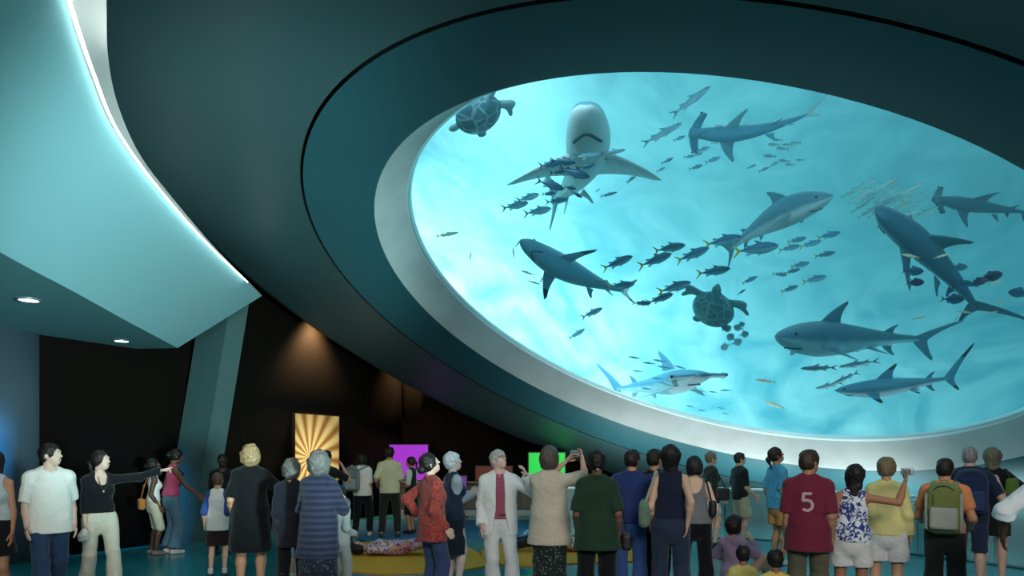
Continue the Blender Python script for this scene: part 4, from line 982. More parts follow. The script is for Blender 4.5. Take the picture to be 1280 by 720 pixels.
        if st == 'bun': P += [(Ell(Hd(0, -.02, -.02), np.array([.072, .078, .075])*hs+e*.6, RH), .03), (Ell(Hd(*hair.get('at', (0, -.125, .0))), np.array([.045, .045, .045])*hs*hair.get('bs', 1), RH), .012)]; S += [Ell(Hd(0, .04, -.11), np.array([.11, .10, .06])*hs, RH)]
        if st == 'tail': P += [(Ell(Hd(0, -.025, -.02), np.array([.072, .076, .07])*hs+e*.5, RH), .03), (Cap(Hd(0, -.115, .025), Hd(0, -.15, -.02), .022*hs, .028*hs), .012), (Cap(Hd(0, -.15, -.02), Hd(0, -.135, -.17), .03*hs, .012*hs), .012)]; S += [Ell(Hd(0, .05, -.11), np.array([.11, .10, .06])*hs, RH)]
        if st == 'long': P += [(Cap(Hd(0, -.04, .0), Hd(0, -.055, -hair.get('l', .2)), .088*hs+e, .075*hs, .62, RH @ np.array([0, 1., 0])), .04)]
        if st == 'curly': P += [(Ell(Hd(0, -.025, -.03), np.array([.10, .095, .115])*hs*hair.get('bs', 1)+e, RH), .03)]; S += [Ell(Hd(0, -.0, -.2), np.array([.16, .16, .06])*hs, RH)]
        V, Q = sdf_mesh(P, .0085 if Y < 9 else .011, k=.03*hs, sub=S, wob=.0045*hs if st != 'curly' else .0075*hs, wf=48/hs if st != 'curly' else 42/hs)
        made['hair'] = mesh_np('hair', V, Q, hm, None, True, root)
    if sock:
        for an in (anR, anL): sdf_obj('sock', [Cap(an, an+np.array([0, 0, .09*s]), .043*s, .046*s, cut=True)], .012, plain('sock_'+sock, sock, .8), root)
    info = dict(root=root, U=U, wrR=wrR, wrL=wrL, elR=elR, elL=elL, shR=shR, shL=shL, Hd=Hd, s=s, made=made, fw=fw, up=upv, rt=rt, anR=anR, anL=anL)
    PEOPLE[label] = info
    return info
def world(inf, p):
    """a person's local point in the hall"""
    r = inf['root']; M = Matrix.LocRotScale(r.location, r.rotation_euler, None); return np.array(M @ Vector(p))
def held(inf, name, label, cat, prims_by_part, h=.008, group=None):
    """a bag or camera carried by a person: its own top-level thing, modelled in the person's frame. prims_by_part: [(part, prims, mat, kw)]"""
    c = np.mean([(p[0] if isinstance(p, tuple) else p).bb()[0] for p in prims_by_part[0][1]], 0)
    r = inf['root']; M = Matrix.LocRotScale(r.location, r.rotation_euler, None)
    t = empty(name, M @ Vector(c)); t.rotation_euler = r.rotation_euler; tag(t, label, cat, group)
    made = {}
    for nm, prims, m, kw in prims_by_part:
        hh = kw.pop('h', h); par = kw.pop('under', None)
        V, Q = sdf_mesh(prims, hh, **kw)
        o = mesh_np(nm, V-c, Q, m, None, True, made[par] if par else t); made.setdefault(nm, o)
    return t
def chain(pts, r): return [Cap(pts[i], pts[i+1], r, r) for i in range(len(pts)-1)]
# ------------------------------------------------------------------ the visitors, from left to right
BLK = cloth('15161a'); NAVY = cloth('1a2138'); JEAN = cloth('2c4263', 'print', '304868', 40); JEAND = cloth('27324a', 'print', '2b374f', 40); WHT = cloth('dcdcd6'); CREAM = cloth('e3e0d2')
person('person cut off by the left picture edge, in pale top and black skirt', -9, 7.0, 1.66, 160, 'w', TAN, top=dict(m=cloth('b9c0c4'), sleeve=0, hem=.92, tank=1), bot=dict(k='skirt', m=BLK, hem=.62, flare=.23, e=.02), hair=dict(c='1a1513', s='long'))
person('man in white polo shirt and blue jeans walking at the far left', 62, 7.2, 1.73, 188, 'm', PALE, 1.1, head=(52, 6), aR=(.24, .10, .88), aL=(-.27, .02, .88), pose='walk',
       top=dict(m=cloth('f0efe6'), sleeve=.47, hem=.80, e=.030, flare=.185, collar=1, sfl=.022, wide=1), bot=dict(k='pants', m=JEAN, fl=.02, straight=.75), hair=dict(c='1b1614', s='short'))
w3 = person('woman in black top and cream cargo trousers beside the white polo man', 125, 7.95, 1.66, 196, 'w', PALE, head=(40, 6), aR=(.20, .12, .86), aL=(-.62, .24, 1.50), poleL=(-.1, -.3, -1), point=(False, True), pose='walk2',
       top=dict(m=BLK, sleeve=1, hem=.99, e=.010, neck='scoop'), bot=dict(k='pants', m=cloth('d9d3c0'), fl=.014, straight=.72, z=1.0), hair=dict(c='241a16', s='tail'))
sdf = None
held(w3, 'necklace', 'long dark cord necklace with pendant on the woman in black top', 'necklace', [('cord', chain([w3['U'](.055*math.cos(a), .05+.075*1.1+.0*a, 1.44-.17*(1-math.cos(a)**2)) for a in np.linspace(0, PI, 9)], .004), plain('cord_dark', '3a2f2a', .6), dict(h=.004, k=.002)), ('pendant', [Ell(w3['U'](0, .14, 1.255), (.014, .008, .018))], plain('pendant_silver', 'a9a9a5', .3, .8), dict(h=.005))])
held(w3, 'bag', 'crumpled small white bag in the right hand of the woman in black', 'bag', [('pouch', [Ell(w3['wrR']+np.array([.01, .03, -.10]), (.05, .045, .07)), Ell(w3['wrR']+np.array([.03, .0, -.13]), (.05, .04, .05))], cloth('cfcac0'), dict(wob=.008, wf=40, k=.03)), ('knot', [Ell(w3['wrR']+np.array([.0, .02, -.03]), (.02, .02, .025))], cloth('cfcac0'), {})], .009)
g4 = person('girl in white tank top and khaki shorts beside the dark wall', 192, 11.0, 1.55, -80, 'w', DARKS, .92, head=(-6, 8), aR=(.17, .06, .88), top=dict(m=cloth('e8e6e0'), sleeve=0, tank=1, hem=.97), bot=dict(k='shorts', m=cloth('d3c3a8'), len=.52, fl=.02), hair=dict(c='15110f', s='bun'), shoe='8b7c6c')
held(g4, 'bag', 'small orange bag on the hip of the girl in white tank top', 'bag', [('pouch', [RBox(g4['U'](-.0, -.20, .93), (.10, .05, .09), .04)], cloth('c07838'), dict(wob=.004)), ('strap', chain([g4['U'](-.05, -.2, 1.0), g4['U'](-.1, -.14, 1.25), g4['U'](-.09, -.05, 1.46)], .010), cloth('a05f2c'), dict(h=.009))], .012)
w5 = person('woman in pink tank top and blue jeans reaching out her hand', 214, 11.1, 1.71, -72, 'w', '7d5440', .95, lean=(5, 0), head=(-8, -8), aR=(.22, .36, 1.0), aL=(-.22, .10, .90), top=dict(m=cloth('d0567c'), sleeve=0, tank=1, hem=.96), bot=dict(k='pants', m=cloth('5d7f96', 'print', '64869c', 40), fl=.03, straight=.8), hair=dict(c='120f0e', s='bun'), shoe='e6e6e2')
held(w5, 'shoulder_strap_bag', 'dark crossbody bag on the woman in pink tank top', 'bag', [('strap', chain([w5['U'](.11, .01, 1.455), w5['U'](.06, .13, 1.35), w5['U'](-.03, .165, 1.22), w5['U'](-.14, .12, 1.05), w5['U'](-.2, .0, .98)], .011), plain('strap_black', '1a1718', .6), dict(h=.01)), ('pouch', [RBox(w5['U'](-.225, -.02, .90), (.035, .09, .09), .03)], plain('bag_black', '1d1a1c', .5), dict(h=.011))], .012)
person('dark-skinned person in black T-shirt standing in front of the leaning column', 278, 11.1, 1.63, 176, 'm', '3e2a20', .9, top=dict(m=BLK, sleeve=.46, hem=.86), bot=dict(k='pants', m=cloth('22242a')), hair=dict(c='0e0c0b', s='crop', e=.006))
person('boy in white shirt with blue sleeves and brown shorts', 272, 8.9, 1.37, -12, 'c', LIGHT, head=(-10, 0), aR=(.16, .14, .98), aL=(-.24, .03, .90), top=dict(m=cloth('e4e4e2'), sleeve=0, tank=1, hem=.80, e=.020, wide=1), inner=dict(m=cloth('2f4d8c'), sleeve=.62, hem=.9, e=.012, n='raglan_sleeves', lab='blue raglan sleeves'), bot=dict(k='shorts', m=cloth('2c2320'), len=.42, fl=.03), hair=dict(c='5c4a3a', s='crop', e=.008), shoe='26303c', sock='c9c9c4')
person('blonde woman in knee-length black dress seen from behind', 313, 7.9, 1.74, -8, 'w', 'cf9a78', 1.15, head=(-14, 2), aR=(.46, .10, 1.0), poleR=(.3, -1, .2), aL=(-.26, .10, .92), top=dict(m=cloth('101114'), sleeve=.5, hem=.50, e=.022, flare=.21, wide=1, sfl=.03, n='dress'), hair=dict(c='a88a62', s='curly', bs=1.08), shoe='201d1b')
person('small boy in white T-shirt beside the curly grey-haired woman', 371, 9.0, 1.09, -10, 'c', LIGHT, aR=(.2, .06, .92), top=dict(m=cloth('dfe3ea'), sleeve=.5, hem=.74, e=.022, wide=1), bot=dict(k='shorts', m=cloth('7f97b8'), len=.6, fl=.02), hair=dict(c='6d5c4a', s='short'), shoe='d9d9d9')
w10 = person('woman with curly grey hair in dark patterned shawl and long printed skirt', 398, 6.8, 1.66, -28, 'w', 'c2957c', 1.1, lean=(3, 0), head=(-20, 10), aR=(.15, .30, 1.20), aL=(-.15, .30, 1.20), poleR=(.6, -.6, -1), poleL=(-.6, -.6, -1),
       top=dict(m=cloth('23263a', 'stripe', '33374c', 5), sleeve=1, hem=.62, e=.03, flare=.20, wide=1, sfl=.02), bot=dict(k='skirt', m=cloth('4a4e5c', 'leaf', '1d202c', 30), hem=.1, flare=.23), hair=dict(c='6c6a66', s='curly', bs=1.15), shoe='1d1b1b')
w10b = person('woman with bushy grey hair half hidden beside the patterned shawl', 364, 7.3, 1.58, -20, 'w', 'b98c74', 1.0, head=(-30, 0), top=dict(m=cloth('1c1e28'), sleeve=1, hem=.7), bot=dict(k='pants', m=BLK), hair=dict(c='5f5d58', s='curly', bs=1.0), shoe='1d1b1b')
person('person in black T-shirt raising a hand in front of the golden screen', 408, 11.3, 1.68, -30, 'm', TAN, head=(-8, 4), aR=(.20, .22, 1.46), poleR=(.7, .0, -1), top=dict(m=BLK, sleeve=.46, hem=.86), bot=dict(k='pants', m=cloth('1e2026')), hair=dict(c='100e0d', s='short'))
person('child in pale grey hooded jacket with dark hair', 424, 7.7, 1.25, -35, 'c', '8a6450', 1.08, head=(-5, 0), aR=(.2, .13, 1.0), aL=(-.2, .13, 1.0), top=dict(m=cloth('a5a6a2'), sleeve=1, hem=.84, e=.026, wide=1, sfl=.012, collar=1), bot=dict(k='pants', m=cloth('9a9c9a'), e=.02), hair=dict(c='14110f', s='bob'), shoe='c9c9c9')
w13 = person('person in white T-shirt and black trousers wearing a grey backpack', 453, 13.4, 1.63, -14, 'w', TAN, 1.05, top=dict(m=cloth('ecece8'), sleeve=.5, hem=.86, e=.02, wide=1), bot=dict(k='pants', m=cloth('17181b')), hair=dict(c='14110f', s='bob'), shoe='d0d0cc', pose='apart', z0=.008)
def backpack(inf, label, c1, c2, sc=1.0, dx=0, tilt=0, h=.012, strapc=None):
    U = inf['U']; s = inf['s']; y0 = -.14
    R = np.stack([inf['rt'], inf['fw'], inf['up']], 1)
    def u(x, y, z): return U(dx+x*sc, y0+y*sc, 1.2+z*sc)
    m1 = cloth(c1, 'print', c1, 10); m2 = cloth(c2); ms = plain('strap_'+(strapc or c2), strapc or c2, .7)
    t = held(inf, 'backpack', label, 'backpack', [
        ('main_body', [RBox(u(0, -.10, 0), np.array([.165, .10, .25])*sc*s, .07*sc*s, R), Ell(u(0, -.10, .22), np.array([.13, .09, .08])*sc*s, R)], m1, dict(wob=.003, k=.04)),
        ('front_pocket', [RBox(u(0, -.205, -.09), np.array([.13, .045, .12])*sc*s, .035*sc*s, R)], m2, dict(k=.02)),
        ('front_pocket', [RBox(u(0, -.20, .10), np.array([.10, .03, .085])*sc*s, .028*sc*s, R)], m1, dict(k=.02)),
        ('side_panel', [RBox(u(.155, -.10, -.02), np.array([.022, .075, .20])*sc*s, .02*sc*s, R)], m2, {}), ('side_panel', [RBox(u(-.155, -.10, -.02), np.array([.022, .075, .20])*sc*s, .02*sc*s, R)], m2, {}),
        ('shoulder_strap', [Cap(a, b, .024*s, .024*s, .5, inf['fw']) for a, b in zip([u(.09, -.02, .2), U(.10, -.05, 1.475), U(.12, .07, 1.46), U(.135, .13, 1.33)], [U(.10, -.05, 1.475), U(.12, .07, 1.46), U(.135, .13, 1.33), U(.17, .06, 1.15)])], ms, dict(k=.02, h=.010)),
        ('shoulder_strap', [Cap(a, b, .024*s, .024*s, .5, inf['fw']) for a, b in zip([u(-.09, -.02, .2), U(-.10, -.05, 1.475), U(-.12, .07, 1.46), U(-.135, .13, 1.33)], [U(-.10, -.05, 1.475), U(-.12, .07, 1.46), U(-.135, .13, 1.33), U(-.17, .06, 1.15)])], ms, dict(k=.02, h=.010)),
        ('top_handle', chain([u(-.045, -.05, .27), u(-.03, -.06, .315), u(.03, -.06, .315), u(.045, -.05, .27)], .009*s), ms, dict(h=.006, k=.006)),
        ('zip', chain([u(.125*math.cos(a), -.207+.02*abs(math.cos(a)), .11+.15*math.sin(a)) for a in np.linspace(.0, PI, 9)], .006*s), plain('zip_dark', '2c2e2c', .4, .3), dict(h=.005, k=.004))], h)
    return t
backpack(w13, 'grey backpack slung on the person in white T-shirt near the purple panel', '6d7678', '8b9496', .95, dx=-.17, h=.014)
person('man in pale yellow shirt and dark trousers seen from behind at the counter', 487, 13.2, 1.75, -4, 'm', TAN, 1.05, head=(-14, 0), aR=(.2, .24, 1.08), aL=(-.25, .12, 1.02), top=dict(m=cloth('d6d0a8'), sleeve=.5, hem=.86, e=.024, wide=1, collar=1), bot=dict(k='pants', m=cloth('2b2826')), hair=dict(c='16120f', s='short'), pose='apart', z0=.008)
person('woman in white blouse and black dress before the purple panel', 514, 13.9, 1.56, 62, 'w', TAN, head=(12, 0), aR=(.14, .26, 1.06), aL=(-.14, .26, 1.04), inner=dict(m=WHT, sleeve=.48, hem=.9, n='blouse'), top=dict(m=cloth('18171a'), sleeve=0, neck='scoop', hem=.45, e=.02, flare=.21, n='dress'), hair=dict(c='3a241a', s='tail'), shoe='211c1a', z0=.008)
person('woman in red knitted jacket and blue jeans with hand on her hip', 540, 7.2, 1.63, -62, 'w', PALE, 1.02, head=(-16, 22), aL=(-.24, -.04, 1.02), poleL=(-1, -.9, 0), aR=(.22, .08, .90), top=dict(m=cloth('a8473d', 'print', '7c2f2c', 26), sleeve=.98, hem=.76, e=.028, flare=.185, wide=1, sfl=.014, collar=1), bot=dict(k='pants', m=cloth('34466b'), straight=.75), hair=dict(c='1b1312', s='bun', at=(0, -.125, -.03), bs=1.1), shoe='2a2020')
person('white-haired woman in navy vest and long dark skirt with folded hands', 567, 8.2, 1.64, -66, 'w', 'c9b5b0', 1.05, head=(-10, 12), aR=(.05, .25, 1.20), aL=(-.05, .27, 1.22), inner=dict(m=cloth('9fa9b8'), sleeve=.98, hem=.95, e=.014, n='blouse', lab='pale grey blouse'), top=dict(m=cloth('1d2c44'), sleeve=0, hem=.86, e=.028, neck='v', n='vest'), bot=dict(k='skirt', m=cloth('17202e'), hem=.46, flare=.20), hair=dict(c='c5ccd0', s='short', e=.02), shoe='8f9498')
m18 = person('man in white suit and pink shirt gesturing as he looks up', 624, 7.6, 1.67, 186, 'm', 'd8b3a6', 1.08, head=(38, 20), aR=(.26, .10, .88), aL=(-.29, .22, 1.46), poleL=(-.75, -.2, -1), curl=(.3, .5), pose='hipshot',
       inner=dict(m=cloth('924a60', 'stripe', '9f586f', 18), sleeve=.3, hem=.95, e=.012, collar=1), top=dict(m=cloth('dfe2e2'), sleeve=1, hem=.76, e=.030, flare=.19, wide=1, open=(.06, .12), sfl=.014, n='suit_jacket'), bot=dict(k='pants', m=cloth('d3d7da'), fl=.02, straight=.8, belt=1), hair=dict(c='b5b2aa', s='short', e=.012), shoe='4a3a30')
held(m18, 'glasses', 'dark rimmed glasses on the man in the white suit', 'glasses', [('rim', [x for q in (.031, -.031) for x in chain([m18['Hd'](q+.02*math.cos(a), .1+.004, .008+.016*math.sin(a)) for a in np.linspace(0, 2*PI, 11)], .0035)], plain('glasses_black', '17171a', .3), dict(h=.003, k=.001)), ('temple', chain([m18['Hd'](.053, .1, .012), m18['Hd'](.079, .0, .012)], .0035), plain('glasses_black', '17171a', .3), dict(h=.003, k=.001)), ('temple', chain([m18['Hd'](-.053, .1, .012), m18['Hd'](-.079, .0, .012)], .0035), plain('glasses_black', '17171a', .3), dict(h=.003, k=.001))], .003)
def camera_thing(inf, label, c, R=None, col='b9bcc0'):
    R = np.stack([inf['rt'], inf['fw'], inf['up']], 1)
    held(inf, 'camera', label, 'camera', [('body', [RBox(c, (.055, .016, .034), .010, R)], plain('camera_'+col, col, .35, .4), dict(h=.005, k=0)), ('lens', [Cap(c+R @ np.array([.0, .012, 0]), c+R @ np.array([0, .04, 0]), .022, .019, cut=True)], plain('lens_black', '141416', .25), dict(h=.005)), ('screen', [RBox(c+R @ np.array([-.008, -.0165, 0]), (.036, .003, .026), .002, R)], plain('lcd', '5f7d86', .15), dict(h=.003, k=0)), ('shutter_button', [Cap(c+R @ np.array([.035, 0, .03]), c+R @ np.array([.035, 0, .041]), .008, .008)], plain('button_silver', 'd5d7d8', .3, .7), dict(h=.004))], .005)
w19 = person('woman in beige embroidered tunic photographing with raised arms', 687, 7.0, 1.70, -10, 'w', 'c99f88', 1.14, head=(-12, 8), aR=(.30, .36, 1.63), aL=(.13, .37, 1.60), poleR=(1, .2, -.7), poleL=(-.6, .6, -.9), curl=(.7, .7), top=dict(m=cloth('c2b8a6', 'print', 'ccc3b2', 30), sleeve=.5, hem=.72, e=.028, flare=.205, wide=1, sfl=.025, n='tunic'), bot=dict(k='skirt', m=cloth('5d6f66', 'leaf', '1c2825', 34), hem=.12, flare=.185, e=.0, z=.92), hair=dict(c='574e46', s='bob', e=.018), shoe='242020')
camera_thing(w19, 'silver compact camera held up by the woman in beige tunic', (w19['wrR']+w19['wrL'])/2+np.array([0, .075, .06]))
w20 = person('woman in dark green polo shirt and black trousers seen from behind', 746, 6.6, 1.66, 2, 'w', '7d5844', 1.12, head=(2, 0), aR=(.30, .05, .90), aL=(-.24, .16, .95), top=dict(m=cloth('203a2a'), sleeve=.5, hem=.74, e=.028, flare=.21, wide=1, sfl=.03, collar=1), bot=dict(k='pants', m=cloth('101114'), straight=.95, e=.022), hair=dict(c='171213', s='bun', at=(0, -.12, -.035), bs=.9), shoe='161515')
held(w20, 'hair_clip', 'small pale hair clip on the dark bun above the green polo shirt', 'hair clip', [('band', [Ell(w20['Hd'](0, -.135, -.075), (.016, .012, .012))], plain('clip_pale', 'd8b890', .4), dict(h=.004)), ('clasp', [RBox(w20['Hd'](0, -.15, -.075), (.007, .004, .006), .002)], plain('button_silver', 'd5d7d8', .3, .7), dict(h=.002))], .004)
held(w20, 'handbag', 'small black bag at the hip of the woman in green polo', 'bag', [('pouch', [RBox(w20['U'](.30, .02, .82), (.05, .09, .085), .035)], plain('bag_black', '1d1a1c', .5), dict(h=.011)), ('strap', chain([w20['U'](.30, .06, .9), w20['U'](.27, .04, 1.2), w20['U'](.17, 0, 1.475)], .010), plain('strap_black', '1a1718', .6), dict(h=.009))], .011)
w21 = person('man in royal blue T-shirt and jeans with an arm round his neighbour', 787, 7.5, 1.67, -6, 'm', 'bd8f74', 1.05, lean=(4, 2), head=(-20, 4), aR=(.44, .18, 1.42), poleR=(.2, -1, .2), aL=(-.25, .06, .88), top=dict(m=cloth('26386e'), sleeve=.5, hem=.9, e=.022, wide=1, sfl=.03), bot=dict(k='pants', m=cloth('3d5a96', 'print', '385490', 40), fl=.02, straight=.8), hair=dict(c='241c18', s='short'), shoe='3a3532')
person('person in black T-shirt embraced by the man in royal blue', 818, 7.9, 1.68, -14, 'm', 'b98a70', 1.0, head=(-20, 4), aL=(-.34, -.16, 1.04), poleL=(-1, -.4, -.4), top=dict(m=cloth('14161c'), sleeve=.5, hem=.84, e=.022, wide=1, sfl=.02), bot=dict(k='pants', m=cloth('12141a')), hair=dict(c='241a17', s='short'), shoe='191818')
w23 = person('woman in sleeveless navy top and dark jeans with long dark hair', 838, 7.0, 1.71, 0, 'w', 'd0a98f', 1.1, head=(0, 12), aR=(.17, -.13, .93), poleR=(.35, -1, 0), aL=(-.24, .10, .92), top=dict(m=NAVY, sleeve=0, hem=.98, e=.018), bot=dict(k='pants', m=JEAND, straight=.8, e=.018, z=1.0), hair=dict(c='191316', s='long', l=.13, e=.02), shoe='252120')
held(w23, 'shoulder_bag', 'sage green shoulder bag on the woman in navy top', 'bag', [('body', [RBox(w23['U'](-.27, .0, 1.02), np.array([.055, .15, .13]), .05), Ell(w23['U'](-.26, .0, 1.10), (.04, .10, .09))], cloth('66806c'), dict(wob=.005, wf=30, k=.05)), ('strap', [Cap(w23['U'](-.26, .08, 1.14), w23['U'](-.15, .05, 1.47), .014, .014), Cap(w23['U'](-.26, -.09, 1.14), w23['U'](-.15, -.075, 1.46), .016, .016), Cap(w23['U'](-.15, .05, 1.47), w23['U'](-.15, -.075, 1.46), .014, .014)], cloth('9aa08a'), dict(h=.009))], .011)
w24 = person('woman in grey camisole and black cropped trousers with bare shoulders', 868, 7.6, 1.60, 2, 'w', 'dcb89c', 1.12, head=(10, 0), aR=(.25, .10, .92), poleR=(.5, -1, 0), aL=(-.20, .1, .95), top=dict(m=cloth('76797f'), sleeve=0, neck='back', hem=.93, e=.014), bot=dict(k='pants', m=cloth('0f1116'), len=.78, straight=.95, e=.016), hair=dict(c='221d20', s='bob'), shoe='1f1c1c', pose='apart')
held(w24, 'handbag', 'slim black shoulder bag on the woman in grey camisole', 'bag', [('body', [RBox(w24['U'](.21, -.03, 1.12), (.04, .10, .09), .035)], plain('bag_black', '1d1a1c', .5), dict(h=.010)), ('strap', chain([w24['U'](.2, -.08, 1.2), w24['U'](.135, -.075, 1.46), w24['U'](.14, .04, 1.46), w24['U'](.2, .06, 1.18)], .010), plain('strap_black', '1a1718', .6), dict(h=.008))], .010)
w25 = person('fair-haired woman in black jacket and white skirt by the railing', 889, 12.0, 1.66, -62, 'w', LIGHT, 1.0, head=(-6, 5), aR=(.2, .13, .9), top=dict(m=cloth('26282b'), sleeve=1, hem=.80, e=.022, flare=.19), bot=dict(k='skirt', m=cloth('d5d3da', 'print', 'b9b4c4', 20), hem=.62, flare=.22), hair=dict(c='7c6a58', s='short', e=.018), shoe='1d1b1d')
held(w25, 'handbag', 'dark handbag of the fair-haired woman in black jacket', 'bag', [('body', [RBox(w25['U'](.22, .10, .98), (.05, .14, .11), .04)], plain('bag_brown', '2e2826', .5), dict(h=.012)), ('strap', chain([w25['U'](.22, .18, 1.07), w25['U'](.15, .0, 1.47), w25['U'](.2, .0, 1.08)], .011), plain('strap_black', '1a1718', .6), dict(h=.010))], .012)
person('young man in black T-shirt and khaki shorts by the railing', 925, 12.2, 1.65, -58, 'm', LIGHT, .98, head=(-12, 6), aR=(.21, .20, .93), top=dict(m=cloth('1b1d20'), sleeve=.5, hem=.86, e=.02, wide=1), bot=dict(k='shorts', m=cloth('bba98a'), len=.44, fl=.03), hair=dict(c='2c221c', s='short'), shoe='3a3836', pose='hipshot')
person('woman with ponytail in bright blue T-shirt and orange shorts', 972, 10.0, 1.72, -55, 'w', 'b98664', .98, head=(-14, 20), aR=(.2, .16, .98), aL=(-.23, .05, .88), top=dict(m=cloth('3f8fb4', 'print', '4f9fc0', 10), sleeve=.5, hem=.84, e=.02, wide=1), bot=dict(k='shorts', m=cloth('c98a4a'), len=.36, fl=.03), hair=dict(c='2a1a16', s='tail'), shoe='d8d8d4', pose='hipshot')
m28 = person('man in maroon T-shirt with a pale number 5 on the back', 1010, 6.5, 1.66, 0, 'm', 'b07f62', 1.12, head=(-42, 0), aR=(.27, .04, .87), top=dict(m=cloth('6f2238'), sleeve=.5, hem=.74, e=.026, flare=.195, wide=1, sfl=.03), bot=dict(k='shorts', m=cloth('5a5748'), len=.56, fl=.03, e=.022), hair=dict(c='3b2a20', s='short'), shoe='c9c6c0')
person('woman in blue and white leaf-print tank top and white shorts', 1064, 6.6, 1.52, 3, 'w', 'a87355', 1.12, lean=(0, 3), head=(-4, 0), aR=(.50, .06, 1.60), poleR=(.5, -.3, -1), aL=(-.30, .04, .87), curl=(.8, .35), top=dict(m=cloth('dfe3ea', 'print', '2c3f86', 12), sleeve=0, tank=1, hem=.90, e=.018), bot=dict(k='shorts', m=cloth('d7d5d3'), len=.34, fl=.02, e=.016), hair=dict(c='171214', s='long', l=.22, e=.016), shoe='c8b8a0', name='w29')
w29 = PEOPLE['woman in blue and white leaf-print tank top and white shorts']
w30 = person('woman with short hair in pale yellow cardigan and white shorts', 1108, 7.0, 1.58, 0, 'w', 'c4967a', 1.14, head=(2, 0), aR=(.30, .06, .88), aL=(-.26, .05, .88), top=dict(m=cloth('d8cd8c'), sleeve=1, hem=.88, e=.030, flare=.165, sfl=.006, n='cardigan'), bot=dict(k='shorts', m=cloth('d3d1d2'), len=.38, fl=.03, e=.018), hair=dict(c='7d6a50', s='short', e=.026), shoe='d3cfc9')
w31 = person('man in orange sleeveless shirt and dark shorts wearing a green backpack', 1181, 6.8, 1.58, -2, 'm', 'c98f6c', 1.15, head=(-8, 0), aL=(-.25, .24, 1.05), aR=(.25, .20, 1.02), top=dict(m=cloth('d98a5a'), sleeve=.38, hem=.92, e=.018, sfl=.01), bot=dict(k='shorts', m=cloth('242c28'), len=.6, fl=.03, e=.022), hair=dict(c='1c1513', s='crop', e=.01), shoe='57524c')
backpack(w31, 'olive green and grey backpack on the man in orange shirt', '727b46', 'a3a69e', 1.0, h=.009, strapc='83885c')
m32 = person('man with cropped grey hair in navy T-shirt and navy shorts', 1212, 8.1, 1.71, 3, 'm', 'c9a596', 1.1, head=(0, 4), aL=(-.26, .1, .9), aR=(.3, .14, 1.3), poleR=(.4, -.6, -1), top=dict(m=cloth('1c2740'), sleeve=.48, hem=.84, e=.02, wide=1), bot=dict(k='shorts', m=cloth('25304a'), len=.52, fl=.03), hair=dict(c='8d8484', s='crop', e=.006), shoe='33343a', sock='c5c9cf')
backpack(m32, 'navy blue backpack on the man with cropped grey hair', '1d2a4c', '2a3a60', .98, h=.011, strapc='141c34')
w33 = person('woman in short black dress with long ash-blonde hair', 1240, 8.6, 1.70, 4, 'w', 'c7a295', 1.05, lean=(0, 0), head=(6, 4), aL=(-.36, .02, .90), poleL=(-.6, -1, 0), aR=(.24, .24, 1.28), poleR=(.9, -.5, -.7), top=dict(m=cloth('121318'), sleeve=.4, hem=.62, e=.018, flare=.19, n='dress'), hair=dict(c='6f6a58', s='long', l=.12, e=.018), shoe='1f1c1c')
held(w33, 'shoulder_bag', 'green shoulder bag on the woman in short black dress', 'bag', [('body', [RBox(w33['U'](.20, -.13, 1.20), (.07, .05, .16), .04)], cloth('55702e'), dict(h=.011, wob=.004)), ('strap', chain([w33['U'](.19, -.13, 1.33), w33['U'](.14, -.06, 1.47), w33['U'](.15, .06, 1.44), w33['U'](.21, .05, 1.2)], .012), plain('strap_black', '1a1718', .6), dict(h=.010))], .011)
person('dark-skinned person in loose white T-shirt cut off by the right edge', 1332, 5.2, 1.72, 18, 'm', '54382c', 1.15, lean=(6, 0), head=(-20, -4), aL=(-.36, .18, 1.0), poleL=(-1, -.5, 0), aR=(.24, .25, 1.0), top=dict(m=cloth('dfe6ea'), sleeve=.62, hem=.84, e=.035, wide=1, sfl=.06), bot=dict(k='pants', m=cloth('16181d'), e=.022), hair=dict(c='120f0e', s='crop'), shoe='2b2b2b')
# seated on the floor in front of the railing
person('woman in mauve top sitting on the floor with a hand to her face', 918, 8.0, 1.62, -38, 'w', LIGHT, 1.0, head=(-30, 6), pose='sit', aR=(.10, .22, 1.42), poleR=(.6, .2, -1), aL=(-.22, .26, 1.12), poleL=(-1, -.3, -.3), top=dict(m=cloth('a989a8'), sleeve=.98, hem=.90, e=.02), bot=dict(k='pants', m=cloth('39415a')), hair=dict(c='1f1413', s='bob'), shoe='8c8a88')
person('seated child in yellow shirt in front of the mauve-topped woman', 929, 6.9, 1.22, -6, 'c', '9a6f55', 1.0, pose='sit', aR=(.25, .2, 1.1), aL=(-.25, .2, 1.1), top=dict(m=cloth('c4bb6c'), sleeve=.5, hem=.90, e=.02), bot=dict(k='pants', m=cloth('3a4460')), hair=dict(c='17120f', s='short'), shoe='6c6a66')
person('seated child in yellow shirt beside the man in maroon', 969, 6.3, 1.3, 14, 'c', '94684f', 1.0, pose='sit', head=(-8, 0), aR=(.25, .2, 1.1), aL=(-.25, .2, 1.1), top=dict(m=cloth('cdb45a'), sleeve=.5, hem=.90, e=.02), bot=dict(k='pants', m=cloth('35384a')), hair=dict(c='15110f', s='short'), shoe='6c6a66')
